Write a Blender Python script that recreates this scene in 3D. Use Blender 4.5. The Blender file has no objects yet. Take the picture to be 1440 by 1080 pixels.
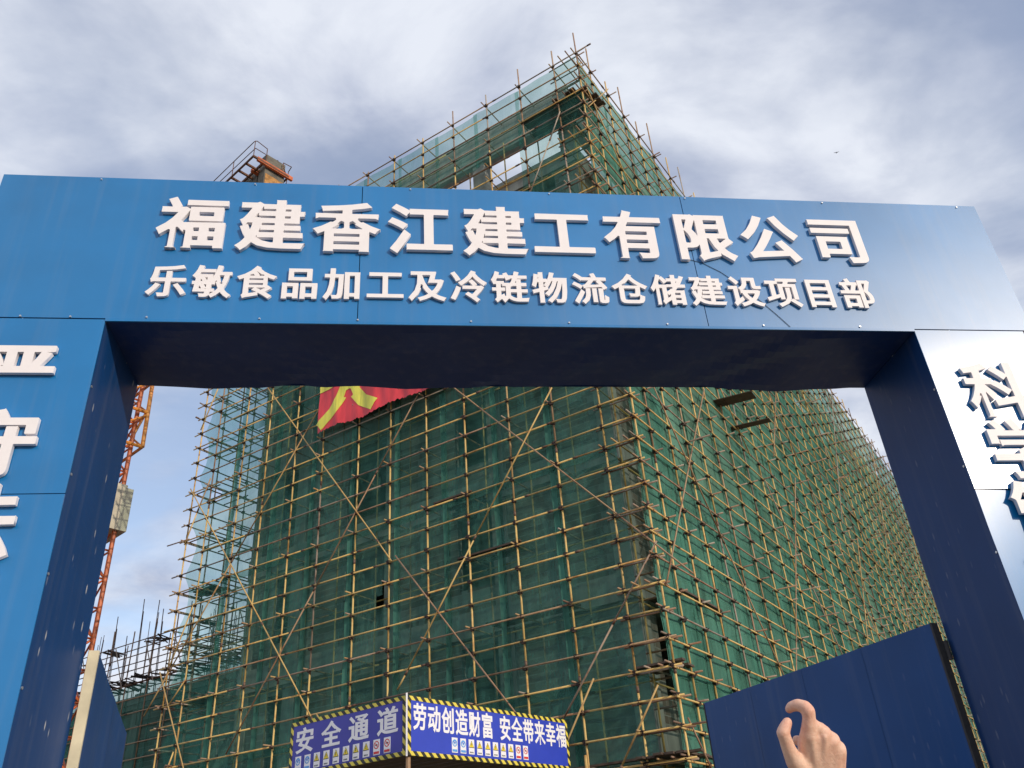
import bpy, math, random
import numpy as np
from mathutils import Matrix, Vector

random.seed(7)
RAD = math.radians
scene = bpy.context.scene
COL = scene.collection

# ---------------------------------------------------------------- camera
cam_d = bpy.data.cameras.new('camera')
cam = bpy.data.objects.new('camera', cam_d)
COL.objects.link(cam)
cam_d.sensor_width = 36.0
cam_d.lens = 29.75
cam_d.clip_start = 0.05
cam_d.clip_end = 3000
cr = Vector((0.99193882, -0.10978217, -0.06328712))
cu_ = Vector((-0.00407291, -0.52679723, 0.84998123))
cb = Vector((-0.12665227, -0.84287161, -0.52299776))
mw = Matrix((cr, cu_, cb)).transposed().to_4x4()
mw.translation = Vector((0, 0, 1.6))
cam.matrix_world = mw
scene.camera = cam

# ---------------------------------------------------------------- light and sky
SUN_AZ, SUN_EL = 142.5, 20.0
world = bpy.data.worlds.new('World')
scene.world = world
world.use_nodes = True
nt = world.node_tree
nt.nodes.clear()


def node(t, typ, **kw):
    n = t.nodes.new(typ)
    for k, v in kw.items():
        setattr(n, k, v)
    return n


def setin(n, **kw):
    for k, v in kw.items():
        n.inputs[k.replace('_', ' ')].default_value = v
    return n


out = node(nt, 'ShaderNodeOutputWorld')
bg = node(nt, 'ShaderNodeBackground')
bg.inputs['Strength'].default_value = 0.1
nt.links.new(bg.outputs[0], out.inputs[0])
sky = node(nt, 'ShaderNodeTexSky')
sky.sky_type = 'NISHITA'
sky.sun_disc = False
sky.sun_elevation = RAD(SUN_EL)
sky.sun_rotation = RAD(SUN_AZ)
sky.altitude = 200
sky.dust_density = 0.6
geo = node(nt, 'ShaderNodeTexCoord')
sep = node(nt, 'ShaderNodeSeparateXYZ')
nt.links.new(geo.outputs['Generated'], sep.inputs[0])
zc = node(nt, 'ShaderNodeMath', operation='MAXIMUM')
zc.inputs[1].default_value = 0.0
nt.links.new(sep.outputs['Z'], zc.inputs[0])
za = node(nt, 'ShaderNodeMath', operation='ADD')
za.inputs[1].default_value = 0.16
nt.links.new(zc.outputs[0], za.inputs[0])
dx = node(nt, 'ShaderNodeMath', operation='DIVIDE')
dy = node(nt, 'ShaderNodeMath', operation='DIVIDE')
nt.links.new(sep.outputs['X'], dx.inputs[0]); nt.links.new(za.outputs[0], dx.inputs[1])
nt.links.new(sep.outputs['Y'], dy.inputs[0]); nt.links.new(za.outputs[0], dy.inputs[1])
comb = node(nt, 'ShaderNodeCombineXYZ')
nt.links.new(dx.outputs[0], comb.inputs[0]); nt.links.new(dy.outputs[0], comb.inputs[1])
mp = node(nt, 'ShaderNodeMapping')
mp.inputs['Location'].default_value = (7.7, 1.2, 0.0)
mp.inputs['Rotation'].default_value = (0, 0, RAD(25))
mp.inputs['Scale'].default_value = (1.0, 1.35, 1.0)
nt.links.new(comb.outputs[0], mp.inputs[0])
n1 = node(nt, 'ShaderNodeTexNoise')
setin(n1, Scale=1.15, Detail=9.0, Roughness=0.52, Distortion=0.25)
nt.links.new(mp.outputs[0], n1.inputs['Vector'])
n2 = node(nt, 'ShaderNodeTexNoise')
setin(n2, Scale=3.1, Detail=8.0, Roughness=0.55, Distortion=0.4)
nt.links.new(mp.outputs[0], n2.inputs['Vector'])
# cover: where the deck thins out to blue
cov = node(nt, 'ShaderNodeValToRGB')
cov.color_ramp.elements[0].position = 0.40
cov.color_ramp.elements[0].color = (0.15, 0.15, 0.15, 1)
cov.color_ramp.elements[1].position = 0.545
cov.color_ramp.elements[1].color = (1, 1, 1, 1)
nt.links.new(n1.outputs['Fac'], cov.inputs[0])
# cloud tone
mixn = node(nt, 'ShaderNodeMath', operation='MULTIPLY_ADD')
mixn.inputs[1].default_value = 0.55
nt.links.new(n2.outputs['Fac'], mixn.inputs[0])
half = node(nt, 'ShaderNodeMath', operation='MULTIPLY')
half.inputs[1].default_value = 0.45
nt.links.new(n1.outputs['Fac'], half.inputs[0])
nt.links.new(half.outputs[0], mixn.inputs[2])
ct = node(nt, 'ShaderNodeValToRGB')
ct.color_ramp.elements[0].position = 0.405
ct.color_ramp.elements[0].color = (0.43, 0.485, 0.64, 1)
ct.color_ramp.elements[1].position = 0.555
ct.color_ramp.elements[1].color = (0.80, 0.84, 0.93, 1)
nt.links.new(mixn.outputs[0], ct.inputs[0])
cs = node(nt, 'ShaderNodeVectorMath', operation='SCALE')
cs.inputs['Scale'].default_value = 10.1
nt.links.new(ct.outputs[0], cs.inputs[0])
# clear air between the clouds is brightened by thin veil
sk2 = node(nt, 'ShaderNodeVectorMath', operation='MULTIPLY_ADD')
sk2.inputs[1].default_value = (1.6, 1.6, 1.6)
sk2.inputs[2].default_value = (1.6, 1.6, 1.9)
nt.links.new(sky.outputs[0], sk2.inputs[0])
mx = node(nt, 'ShaderNodeMix', data_type='RGBA')
# low down the layers overlap and close up
lowr = node(nt, 'ShaderNodeMapRange')
lowr.inputs['From Min'].default_value = 0.0; lowr.inputs['From Max'].default_value = 0.42
lowr.inputs['To Min'].default_value = 0.92; lowr.inputs['To Max'].default_value = 0.0
nt.links.new(sep.outputs['Z'], lowr.inputs['Value'])
cmx = node(nt, 'ShaderNodeMath', operation='MAXIMUM')
nt.links.new(cov.outputs[0], cmx.inputs[0]); nt.links.new(lowr.outputs[0], cmx.inputs[1])
nt.links.new(cmx.outputs[0], mx.inputs['Factor'])
nt.links.new(sk2.outputs[0], mx.inputs['A'])
nt.links.new(cs.outputs[0], mx.inputs['B'])
nt.links.new(mx.outputs['Result'], bg.inputs['Color'])

sun_d = bpy.data.lights.new('sun', 'SUN')
sun_d.energy = 3.0
sun_d.angle = RAD(0.55)
sun_d.color = (1.0, 0.86, 0.68)
sun = bpy.data.objects.new('sun', sun_d)
COL.objects.link(sun)
sd = Vector((math.sin(RAD(SUN_AZ)) * math.cos(RAD(SUN_EL)), math.cos(RAD(SUN_AZ)) * math.cos(RAD(SUN_EL)), math.sin(RAD(SUN_EL))))
sun.rotation_euler = sd.to_track_quat('Z', 'Y').to_euler()
sun.location = (20, -25, 15)

scene.view_settings.view_transform = 'Standard'
scene.view_settings.look = 'None'
scene.view_settings.gamma = 1
scene.view_settings.use_curve_mapping = False
scene.view_settings.exposure = 0.0
scene.render.engine = 'CYCLES'
scene.cycles.max_bounces = 8
scene.cycles.transparent_max_bounces = 24
scene.cycles.caustics_reflective = False
scene.cycles.caustics_refractive = False


# ---------------------------------------------------------------- materials
def newmat(name):
    m = bpy.data.materials.new(name)
    m.use_nodes = True
    t = m.node_tree
    return m, t, t.nodes['Principled BSDF'], t.nodes['Material Output']


def ramp(t, src, stops):
    r = node(t, 'ShaderNodeValToRGB')
    e = r.color_ramp.elements
    while len(e) > 1:
        e.remove(e[-1])
    e[0].position = stops[0][0]; e[0].color = (*stops[0][1], 1)
    for p, c in stops[1:]:
        x = e.new(p); x.color = (*c, 1)
    t.links.new(src, r.inputs[0])
    return r


def noise(t, scale, detail=4, rough=0.55, vec=None, coord='Object', mapping=None, dist=0.0):
    n = node(t, 'ShaderNodeTexNoise')
    setin(n, Scale=scale, Detail=float(detail), Roughness=rough, Distortion=dist)
    if vec is None:
        tc = node(t, 'ShaderNodeTexCoord')
        vec = tc.outputs[coord]
    if mapping:
        m = node(t, 'ShaderNodeMapping')
        m.inputs['Scale'].default_value = mapping
        t.links.new(vec, m.inputs[0]); vec = m.outputs[0]
    t.links.new(vec, n.inputs['Vector'])
    return n


def bump(t, bs, src, strength, dist=0.01):
    b = node(t, 'ShaderNodeBump')
    b.inputs['Strength'].default_value = strength
    b.inputs['Distance'].default_value = dist
    t.links.new(src, b.inputs['Height'])
    t.links.new(b.outputs[0], bs.inputs['Normal'])
    return b


def basic(name, col, rough=0.6, var=0.25, scale=3.0, metal=0.0, bstr=0.15, bd=0.01, spec=0.5):
    m, t, bs, o = newmat(name)
    n = noise(t, scale, 6)
    lo = tuple(c * (1 - var) for c in col); hi = tuple(min(1, c * (1 + var)) for c in col)
    r = ramp(t, n.outputs['Fac'], [(0.3, lo), (0.7, hi)])
    t.links.new(r.outputs[0], bs.inputs['Base Color'])
    bs.inputs['Roughness'].default_value = rough
    bs.inputs['Metallic'].default_value = metal
    bs.inputs['Specular IOR Level'].default_value = spec
    if bstr:
        bump(t, bs, n.outputs['Fac'], bstr, bd)
    return m


def sheet_metal(name, col, rough=0.3, splash=0.0, dirt=0.15, spec=0.5):
    m, t, bs, o = newmat(name)
    bs.inputs['Specular IOR Level'].default_value = spec
    tc = node(t, 'ShaderNodeTexCoord')
    obi = node(t, 'ShaderNodeObjectInfo')
    n = noise(t, 0.7, 5, vec=tc.outputs['Object'])
    r = ramp(t, n.outputs['Fac'], [(0.3, tuple(c * (1 - dirt) for c in col)), (0.7, tuple(c * (1 + dirt) for c in col))])
    src = r.outputs[0]
    # rain streaks of dust
    st = noise(t, 1.0, 5, vec=tc.outputs['Object'], mapping=(9.0, 9.0, 0.35))
    sr = ramp(t, st.outputs['Fac'], [(0.5, (0, 0, 0)), (0.8, (0.10, 0.10, 0.10))])
    mxx = node(t, 'ShaderNodeMix', data_type='RGBA')
    t.links.new(sr.outputs[0], mxx.inputs['Factor'])
    t.links.new(src, mxx.inputs['A']); mxx.inputs['B'].default_value = (0.30, 0.29, 0.27, 1)
    src = mxx.outputs['Result']
    if splash:
        ws = noise(t, 1.0, 3, 0.6, vec=tc.outputs['Object'], mapping=(1.6, 2.6, 1.3))
        v = node(t, 'ShaderNodeTexVoronoi')
        v.inputs['Scale'].default_value = 1.0
        mpp = node(t, 'ShaderNodeMapping'); mpp.inputs['Scale'].default_value = (7.0, 11.0, 3.4)
        mpp.inputs['Rotation'].default_value = (RAD(28), 0, 0)
        t.links.new(tc.outputs['Object'], mpp.inputs[0]); t.links.new(mpp.outputs[0], v.inputs['Vector'])
        vr = ramp(t, v.outputs['Distance'], [(0.10, (1, 1, 1)), (0.17, (0, 0, 0))])
        wr = ramp(t, ws.outputs['Fac'], [(0.46, (0, 0, 0)), (0.60, (splash, splash, splash))])
        mm = node(t, 'ShaderNodeMath', operation='MULTIPLY')
        t.links.new(vr.outputs[0], mm.inputs[0]); t.links.new(wr.outputs[0], mm.inputs[1])
        m3 = node(t, 'ShaderNodeMix', data_type='RGBA')
        t.links.new(mm.outputs[0], m3.inputs['Factor']); t.links.new(src, m3.inputs['A'])
        m3.inputs['B'].default_value = (0.6, 0.6, 0.58, 1)
        src = m3.outputs['Result']
    t.links.new(src, bs.inputs['Base Color'])
    rn = noise(t, 5.0, 4, vec=tc.outputs['Object'])
    rr = ramp(t, rn.outputs['Fac'], [(0.3, (rough * 0.97,) * 3), (0.75, (rough * 1.05,) * 3)])
    t.links.new(rr.outputs[0], bs.inputs['Roughness'])
    bn = noise(t, 1.1, 1, 0.4, vec=tc.outputs['Object'], mapping=(1.0, 1.0, 0.5))
    bump(t, bs, bn.outputs['Fac'], 0.12, 0.05)
    return m


M = {}
M['blue'] = sheet_metal('blue_sheet', (0.004, 0.163, 0.435), 0.40)
M['blue_pillar'] = sheet_metal('blue_pillar_sheet', (0.004, 0.163, 0.435), 0.30)
for _k in ('blue', 'blue_pillar'):
    _b = M[_k].node_tree.nodes['Principled BSDF']
    _b.inputs['Specular IOR Level'].default_value = 0.55
    _b.inputs['Coat Weight'].default_value = 0.45
    _b.inputs['Coat Roughness'].default_value = 0.34 if _k == 'blue' else 0.24
    _b.inputs['Coat IOR'].default_value = 1.6
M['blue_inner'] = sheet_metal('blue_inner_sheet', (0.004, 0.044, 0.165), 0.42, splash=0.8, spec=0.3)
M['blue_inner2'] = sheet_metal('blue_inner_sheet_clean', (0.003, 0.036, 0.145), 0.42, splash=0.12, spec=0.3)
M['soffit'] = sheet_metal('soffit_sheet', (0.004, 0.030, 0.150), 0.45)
M['blue_leaf'] = sheet_metal('leaf_sheet', (0.003, 0.056, 0.215), 0.38, splash=0.06, spec=0.3)
M['white'] = basic('letter_white', (0.80, 0.765, 0.78), 0.55, 0.03, 6, bstr=0.0)
M['dark'] = basic('dark_steel', (0.025, 0.022, 0.022), 0.6, 0.3, 20)
M['screw'] = basic('screw_metal', (0.6, 0.6, 0.6), 0.35, 0.1, 20, 0.8)
M['foam'] = basic('cream_tube', (0.62, 0.56, 0.40), 0.7, 0.2, 4)
M['rust'] = basic('rust', (0.12, 0.05, 0.025), 0.8, 0.5, 9, bstr=0.4)
M['coupler'] = basic('coupler_iron', (0.036, 0.021, 0.017), 0.7, 0.5, 12, 0.2, bstr=0.3)
M['plank'] = basic('plywood', (0.075, 0.05, 0.035), 0.8, 0.35, 6)
M['timber'] = basic('timber', (0.30, 0.22, 0.13), 0.8, 0.3, 5)
M['rebar'] = basic('rebar_steel', (0.13, 0.085, 0.075), 0.7, 0.3, 6, 0.2)
M['crane'] = basic('crane_orange', (0.50, 0.115, 0.03), 0.5, 0.35, 3)
M['crane_yellow'] = basic('crane_yellow', (0.66, 0.25, 0.04), 0.5, 0.25, 3)
M['ballast'] = basic('ballast_concrete', (0.48, 0.44, 0.35), 0.9, 0.25, 1.5, bstr=0.3)
M['flaked'] = basic('flaked_yellow', (0.34, 0.17, 0.05), 0.8, 0.85, 3.2, bstr=0.3)
M['ballast_dark'] = basic('stained_concrete', (0.13, 0.12, 0.10), 0.9, 0.4, 3, bstr=0.5)
M['signblue'] = basic('sign_blue', (0.028, 0.055, 0.48), 0.4, 0.05, 3, bstr=0)
M['signshaded'] = basic('sign_blue_shaded', (0.045, 0.045, 0.36), 0.45, 0.06, 3, bstr=0)  # sign blue made darker, standing in for grazing light on the left sign
M['signwhite'] = basic('sign_white', (0.80, 0.80, 0.84), 0.45, 0.03, 3, bstr=0)
M['signyellow'] = basic('sign_yellow', (0.85, 0.66, 0.04), 0.45, 0.05, 3, bstr=0)
M['signblack'] = basic('sign_black', (0.015, 0.015, 0.015), 0.5, 0.1, 3, bstr=0)
M['signred'] = basic('sign_red', (0.62, 0.03, 0.03), 0.45, 0.05, 3, bstr=0)
M['signlight'] = basic('sign_light_blue', (0.10, 0.32, 0.72), 0.45, 0.05, 3, bstr=0)
M['cloth_red'] = None
M['ground'] = basic('dusty_ground', (0.22, 0.18, 0.13), 0.95, 0.3, 0.4, bstr=0.4, bd=0.05)


def concrete_mat(name, a, b):
    m, t, bs, o = newmat(name)
    tc = node(t, 'ShaderNodeTexCoord')
    n = noise(t, 0.6, 8, 0.6, vec=tc.outputs['Object'])
    s = noise(t, 1.0, 5, 0.6, vec=tc.outputs['Object'], mapping=(4, 4, 0.3))
    add = node(t, 'ShaderNodeMath', operation='MULTIPLY_ADD')
    add.inputs[1].default_value = 0.5
    hh = node(t, 'ShaderNodeMath', operation='MULTIPLY'); hh.inputs[1].default_value = 0.5
    t.links.new(s.outputs['Fac'], hh.inputs[0])
    t.links.new(n.outputs['Fac'], add.inputs[0]); t.links.new(hh.outputs[0], add.inputs[2])
    r = ramp(t, add.outputs[0], [(0.35, a), (0.65, b)])
    t.links.new(r.outputs[0], bs.inputs['Base Color'])
    bs.inputs['Roughness'].default_value = 0.9
    bump(t, bs, n.outputs['Fac'], 0.3, 0.02)
    return m


M['concrete'] = concrete_mat('raw_concrete', (0.24, 0.235, 0.22), (0.44, 0.43, 0.40))


def brick_mat():
    m, t, bs, o = newmat('grey_block_wall')
    tc = node(t, 'ShaderNodeTexCoord')
    b = node(t, 'ShaderNodeTexBrick')
    setin(b, Scale=1.0)
    b.inputs['Brick Width'].default_value = 0.40
    b.inputs['Row Height'].default_value = 0.20
    b.inputs['Mortar Size'].default_value = 0.014
    b.inputs['Color1'].default_value = (0.34, 0.32, 0.29, 1)
    b.inputs['Color2'].default_value = (0.20, 0.15, 0.12, 1)
    b.inputs['Mortar'].default_value = (0.40, 0.39, 0.36, 1)
    sp = node(t, 'ShaderNodeSeparateXYZ'); cm = node(t, 'ShaderNodeCombineXYZ')
    ad = node(t, 'ShaderNodeMath', operation='ADD')
    t.links.new(tc.outputs['Object'], sp.inputs[0])
    t.links.new(sp.outputs['X'], ad.inputs[0]); t.links.new(sp.outputs['Y'], ad.inputs[1])
    t.links.new(ad.outputs[0], cm.inputs['X']); t.links.new(sp.outputs['Z'], cm.inputs['Y'])
    t.links.new(cm.outputs[0], b.inputs['Vector'])
    n = noise(t, 0.5, 6, 0.6, vec=tc.outputs['Object'])
    r = ramp(t, n.outputs['Fac'], [(0.35, (0.45, 0.45, 0.45)), (0.62, (1.05, 1.05, 1.05))])
    mm = node(t, 'ShaderNodeMix', data_type='RGBA', blend_type='MULTIPLY')
    mm.inputs['Factor'].default_value = 1
    t.links.new(b.outputs['Color'], mm.inputs['A']); t.links.new(r.outputs[0], mm.inputs['B'])
    t.links.new(mm.outputs['Result'], bs.inputs['Base Color'])
    bs.inputs['Roughness'].default_value = 0.95
    bump(t, bs, b.outputs['Fac'], 0.4, -0.01)
    return m


M['brick'] = brick_mat()


def pole_mat():
    m, t, bs, o = newmat('scaffold_tube')
    at = node(t, 'ShaderNodeAttribute'); at.attribute_name = 'tone'
    r = ramp(t, at.outputs['Fac'], [(0.0, (0.68, 0.47, 0.17)), (0.30, (0.60, 0.41, 0.145)), (0.5, (0.48, 0.32, 0.12)),
                                    (0.66, (0.36, 0.235, 0.13)), (0.80, (0.30, 0.18, 0.115)), (0.93, (0.38, 0.33, 0.27)), (1.0, (0.15, 0.085, 0.055))])
    tc = node(t, 'ShaderNodeTexCoord')
    n = noise(t, 2.6, 7, 0.65, vec=tc.outputs['Object'])
    rr = ramp(t, n.outputs['Fac'], [(0.50, (1, 1, 1)), (0.64, (0.70, 0.52, 0.42)), (0.76, (0.38, 0.25, 0.18))])
    mm = node(t, 'ShaderNodeMix', data_type='RGBA', blend_type='MULTIPLY')
    mm.inputs['Factor'].default_value = 1
    t.links.new(r.outputs[0], mm.inputs['A']); t.links.new(rr.outputs[0], mm.inputs['B'])
    t.links.new(mm.outputs['Result'], bs.inputs['Base Color'])
    bs.inputs['Roughness'].default_value = 0.6
    return m


M['pole'] = pole_mat()


def net_mat(name, col, alpha_lo, alpha_hi):
    m, t, bs, o = newmat(name)
    t.nodes.remove(bs)
    tc = node(t, 'ShaderNodeTexCoord')
    at = node(t, 'ShaderNodeAttribute'); at.attribute_name = 'tone'
    n = noise(t, 0.9, 7, 0.62, vec=tc.outputs['Object'], mapping=(1, 1, 0.55), dist=0.6)
    fine = noise(t, 1.0, 5, 0.7, vec=tc.outputs['Object'], mapping=(9, 9, 2.0), dist=0.4)
    av = node(t, 'ShaderNodeMath', operation='MULTIPLY_ADD'); av.inputs[1].default_value = 0.35
    h2 = node(t, 'ShaderNodeMath', operation='MULTIPLY'); h2.inputs[1].default_value = 0.65
    t.links.new(n.outputs['Fac'], h2.inputs[0])
    t.links.new(fine.outputs['Fac'], av.inputs[0]); t.links.new(h2.outputs[0], av.inputs[2])
    ar = ramp(t, av.outputs[0], [(0.36, (alpha_lo,) * 3), (0.64, (alpha_hi,) * 3)])
    cr_ = ramp(t, av.outputs[0], [(0.38, tuple(c * 0.75 for c in col)), (0.62, tuple(c * 1.25 for c in col))])
    # weathered, dust-laden sheets by tone
    tn = ramp(t, at.outputs['Fac'], [(0.0, (0.85, 0.95, 0.95)), (0.5, (1.0, 1.0, 1.0)), (1.0, (1.7, 1.15, 1.1))])
    mm = node(t, 'ShaderNodeMix', data_type='RGBA', blend_type='MULTIPLY'); mm.inputs['Factor'].default_value = 1
    t.links.new(cr_.outputs[0], mm.inputs['A']); t.links.new(tn.outputs[0], mm.inputs['B'])
    d = node(t, 'ShaderNodeBsdfDiffuse'); tl = node(t, 'ShaderNodeBsdfTranslucent'); tr = node(t, 'ShaderNodeBsdfTransparent')
    t.links.new(mm.outputs['Result'], d.inputs['Color']); t.links.new(mm.outputs['Result'], tl.inputs['Color'])
    tr.inputs['Color'].default_value = (0.80, 0.95, 0.90, 1)
    m1 = node(t, 'ShaderNodeMixShader'); m1.inputs[0].default_value = 0.35
    t.links.new(d.outputs[0], m1.inputs[1]); t.links.new(tl.outputs[0], m1.inputs[2])
    m2 = node(t, 'ShaderNodeMixShader')
    t.links.new(ar.outputs[0], m2.inputs[0]); t.links.new(tr.outputs[0], m2.inputs[1]); t.links.new(m1.outputs[0], m2.inputs[2])
    t.links.new(m2.outputs[0], o.inputs[0])
    b = node(t, 'ShaderNodeBump'); b.inputs['Strength'].default_value = 0.5; b.inputs['Distance'].default_value = 0.05
    t.links.new(av.outputs[0], b.inputs['Height'])
    t.links.new(b.outputs[0], d.inputs['Normal']); t.links.new(b.outputs[0], tl.inputs['Normal'])
    return m


M['net'] = net_mat('green_safety_net', (0.095, 0.255, 0.210), 0.34, 0.66)
M['net_dense'] = net_mat('dense_green_net', (0.100, 0.265, 0.205), 0.60, 0.88)
M['net_thin'] = net_mat('thin_green_net', (0.085, 0.30, 0.25), 0.20, 0.42)


def banner_mat(name, col):
    m, t, bs, o = newmat(name)
    n = noise(t, 1.0, 5, 0.6, mapping=(3, 3, 0.5))
    r = ramp(t, n.outputs['Fac'], [(0.35, tuple(c * 0.7 for c in col)), (0.65, tuple(c * 1.1 for c in col))])
    t.links.new(r.outputs[0], bs.inputs['Base Color'])
    bs.inputs['Roughness'].default_value = 0.5
    return m


M['cloth_red'] = banner_mat('banner_red', (0.80, 0.050, 0.065))
M['cloth_yellow'] = banner_mat('banner_yellow', (0.85, 0.80, 0.10))


def hazard_mat():
    m, t, bs, o = newmat('hazard_stripes')
    tc = node(t, 'ShaderNodeTexCoord'); sp = node(t, 'ShaderNodeSeparateXYZ')
    t.links.new(tc.outputs['Object'], sp.inputs[0])
    a = node(t, 'ShaderNodeMath', operation='ADD')
    t.links.new(sp.outputs['X'], a.inputs[0]); t.links.new(sp.outputs['Z'], a.inputs[1])
    mu = node(t, 'ShaderNodeMath', operation='MULTIPLY'); mu.inputs[1].default_value = 1 / 0.19
    t.links.new(a.outputs[0], mu.inputs[0])
    fr = node(t, 'ShaderNodeMath', operation='FRACT'); t.links.new(mu.outputs[0], fr.inputs[0])
    r = ramp(t, fr.outputs[0], [(0.0, (0.02, 0.02, 0.015)), (0.5, (0.72, 0.60, 0.08))])
    r.color_ramp.interpolation = 'CONSTANT'
    t.links.new(r.outputs[0], bs.inputs['Base Color'])
    bs.inputs['Roughness'].default_value = 0.5
    return m


M['hazard'] = hazard_mat()


def skin_mat():
    m, t, bs, o = newmat('skin')
    n = noise(t, 26, 5, 0.6)
    r = ramp(t, n.outputs['Fac'], [(0.30, (0.68, 0.33, 0.24)), (0.50, (0.75, 0.46, 0.34)), (0.70, (0.80, 0.56, 0.43))])
    f = noise(t, 240, 5, 0.7)
    fr = ramp(t, f.outputs['Fac'], [(0.35, (0.92, 0.86, 0.84)), (0.6, (1.0, 1.0, 1.0))])
    mm = node(t, 'ShaderNodeMix', data_type='RGBA', blend_type='MULTIPLY'); mm.inputs['Factor'].default_value = 1
    t.links.new(r.outputs[0], mm.inputs['A']); t.links.new(fr.outputs[0], mm.inputs['B'])
    t.links.new(mm.outputs['Result'], bs.inputs['Base Color'])
    bs.inputs['Roughness'].default_value = 0.58
    bs.inputs['Subsurface Weight'].default_value = 0.12
    bs.inputs['Subsurface Radius'].default_value = (0.006, 0.003, 0.002)
    bs.inputs['Subsurface Scale'].default_value = 1.0
    w = noise(t, 110, 6, 0.65, dist=0.8)
    bump(t, bs, w.outputs['Fac'], 0.35, 0.003)
    return m


M['skin'] = skin_mat()
M['sleeve'] = basic('sleeve_cloth', (0.03, 0.035, 0.05), 0.9, 0.2, 60, bstr=0.3)
M['bird'] = basic('bird_feathers', (0.03, 0.03, 0.03), 0.8, 0.2, 20)


# ---------------------------------------------------------------- mesh helpers
class MB:
    def __init__(s):
        s.v = []; s.f = []; s.t = []; s.m = []

    def face(s, idx, tone=0.0, mi=0):
        s.f.append(tuple(idx)); s.t.append(tone); s.m.append(mi)

    def tube(s, p0, p1, r=0.03, n=7, tone=0.0, mi=0, caps=True, r1=None):
        p0 = Vector(p0); p1 = Vector(p1)
        d = (p1 - p0)
        if d.length < 1e-6:
            return
        d.normalize()
        a = Vector((0, 0, 1)) if abs(d.z) < 0.9 else Vector((1, 0, 0))
        u = d.cross(a).normalized(); w = d.cross(u)
        r1 = r if r1 is None else r1
        b = len(s.v)
        for p, rr in ((p0, r), (p1, r1)):
            for i in range(n):
                an = 2 * math.pi * i / n
                s.v.append(tuple(p + u * (math.cos(an) * rr) + w * (math.sin(an) * rr)))
        for i in range(n):
            j = (i + 1) % n
            s.face((b + i, b + n + i, b + n + j, b + j), tone, mi)
        if caps:
            s.face([b + i for i in range(n)], tone, mi)
            s.face([b + n + i for i in reversed(range(n))], tone, mi)

    def box(s, c, ax, ay, az, tone=0.0, mi=0):
        """centre and three half-axis vectors"""
        c = Vector(c); ax = Vector(ax); ay = Vector(ay); az = Vector(az)
        b = len(s.v)
        for i in (-1, 1):
            for j in (-1, 1):
                for k in (-1, 1):
                    s.v.append(tuple(c + ax * i + ay * j + az * k))
        for q in ((0, 1, 3, 2), (4, 6, 7, 5), (0, 4, 5, 1), (2, 3, 7, 6), (0, 2, 6, 4), (1, 5, 7, 3)):
            s.face([b + x for x in q], tone, mi)

    def aabb(s, x0, x1, y0, y1, z0, z1, tone=0.0, mi=0):
        s.box(((x0 + x1) / 2, (y0 + y1) / 2, (z0 + z1) / 2), ((x1 - x0) / 2, 0, 0), (0, (y1 - y0) / 2, 0), (0, 0, (z1 - z0) / 2), tone, mi)

    def mesh(s, name, mats, smooth=False):
        me = bpy.data.meshes.new(name)
        me.from_pydata(s.v, [], s.f)
        if not isinstance(mats, (list, tuple)):
            mats = [mats]
        for m in mats:
            me.materials.append(m)
        at = me.attributes.new('tone', 'FLOAT', 'FACE')
        at.data.foreach_set('value', s.t)
        if len(mats) > 1:
            me.polygons.foreach_set('material_index', s.m)
        if smooth:
            me.polygons.foreach_set('use_smooth', [True] * len(me.polygons))
        me.update()
        return me

    def build(s, name, mats, parent=None, smooth=False, mat=None):
        return link(name, s.mesh(name, mats, smooth), parent, mat)


def link(name, me, parent=None, mat=None):
    o = bpy.data.objects.new(name, me)
    COL.objects.link(o)
    if parent:
        o.parent = parent
    if mat is not None:
        if parent:
            o.matrix_local = parent.matrix_world.inverted() @ mat if False else mat
        else:
            o.matrix_world = mat
    return o


def thing(name, label, cat, loc=(0, 0, 0), group=None, rotz=0.0):
    o = bpy.data.objects.new(name, None)
    o.empty_display_size = 0.3
    COL.objects.link(o)
    o.location = loc
    o.rotation_euler = (0, 0, rotz)
    o['label'] = label; o['category'] = cat
    if group:
        o['group'] = group
    return o


def tag(o, label, cat, group=None):
    o['label'] = label; o['category'] = cat
    if group:
        o['group'] = group


# ---------------------------------------------------------------- glyphs
def _dp(pts, tol):
    if len(pts) < 3:
        return pts
    a, b = pts[0], pts[-1]
    ab = b - a; L = np.hypot(*ab)
    P = np.array(pts)
    if L < 1e-9:
        d = np.hypot(*(P - a).T)
    else:
        d = np.abs(ab[0] * (P[:, 1] - a[1]) - ab[1] * (P[:, 0] - a[0])) / L
    i = int(np.argmax(d))
    if d[i] > tol:
        return _dp(pts[:i + 1], tol)[:-1] + _dp(pts[i:], tol)
    return [a, b]


_gl = {}


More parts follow.
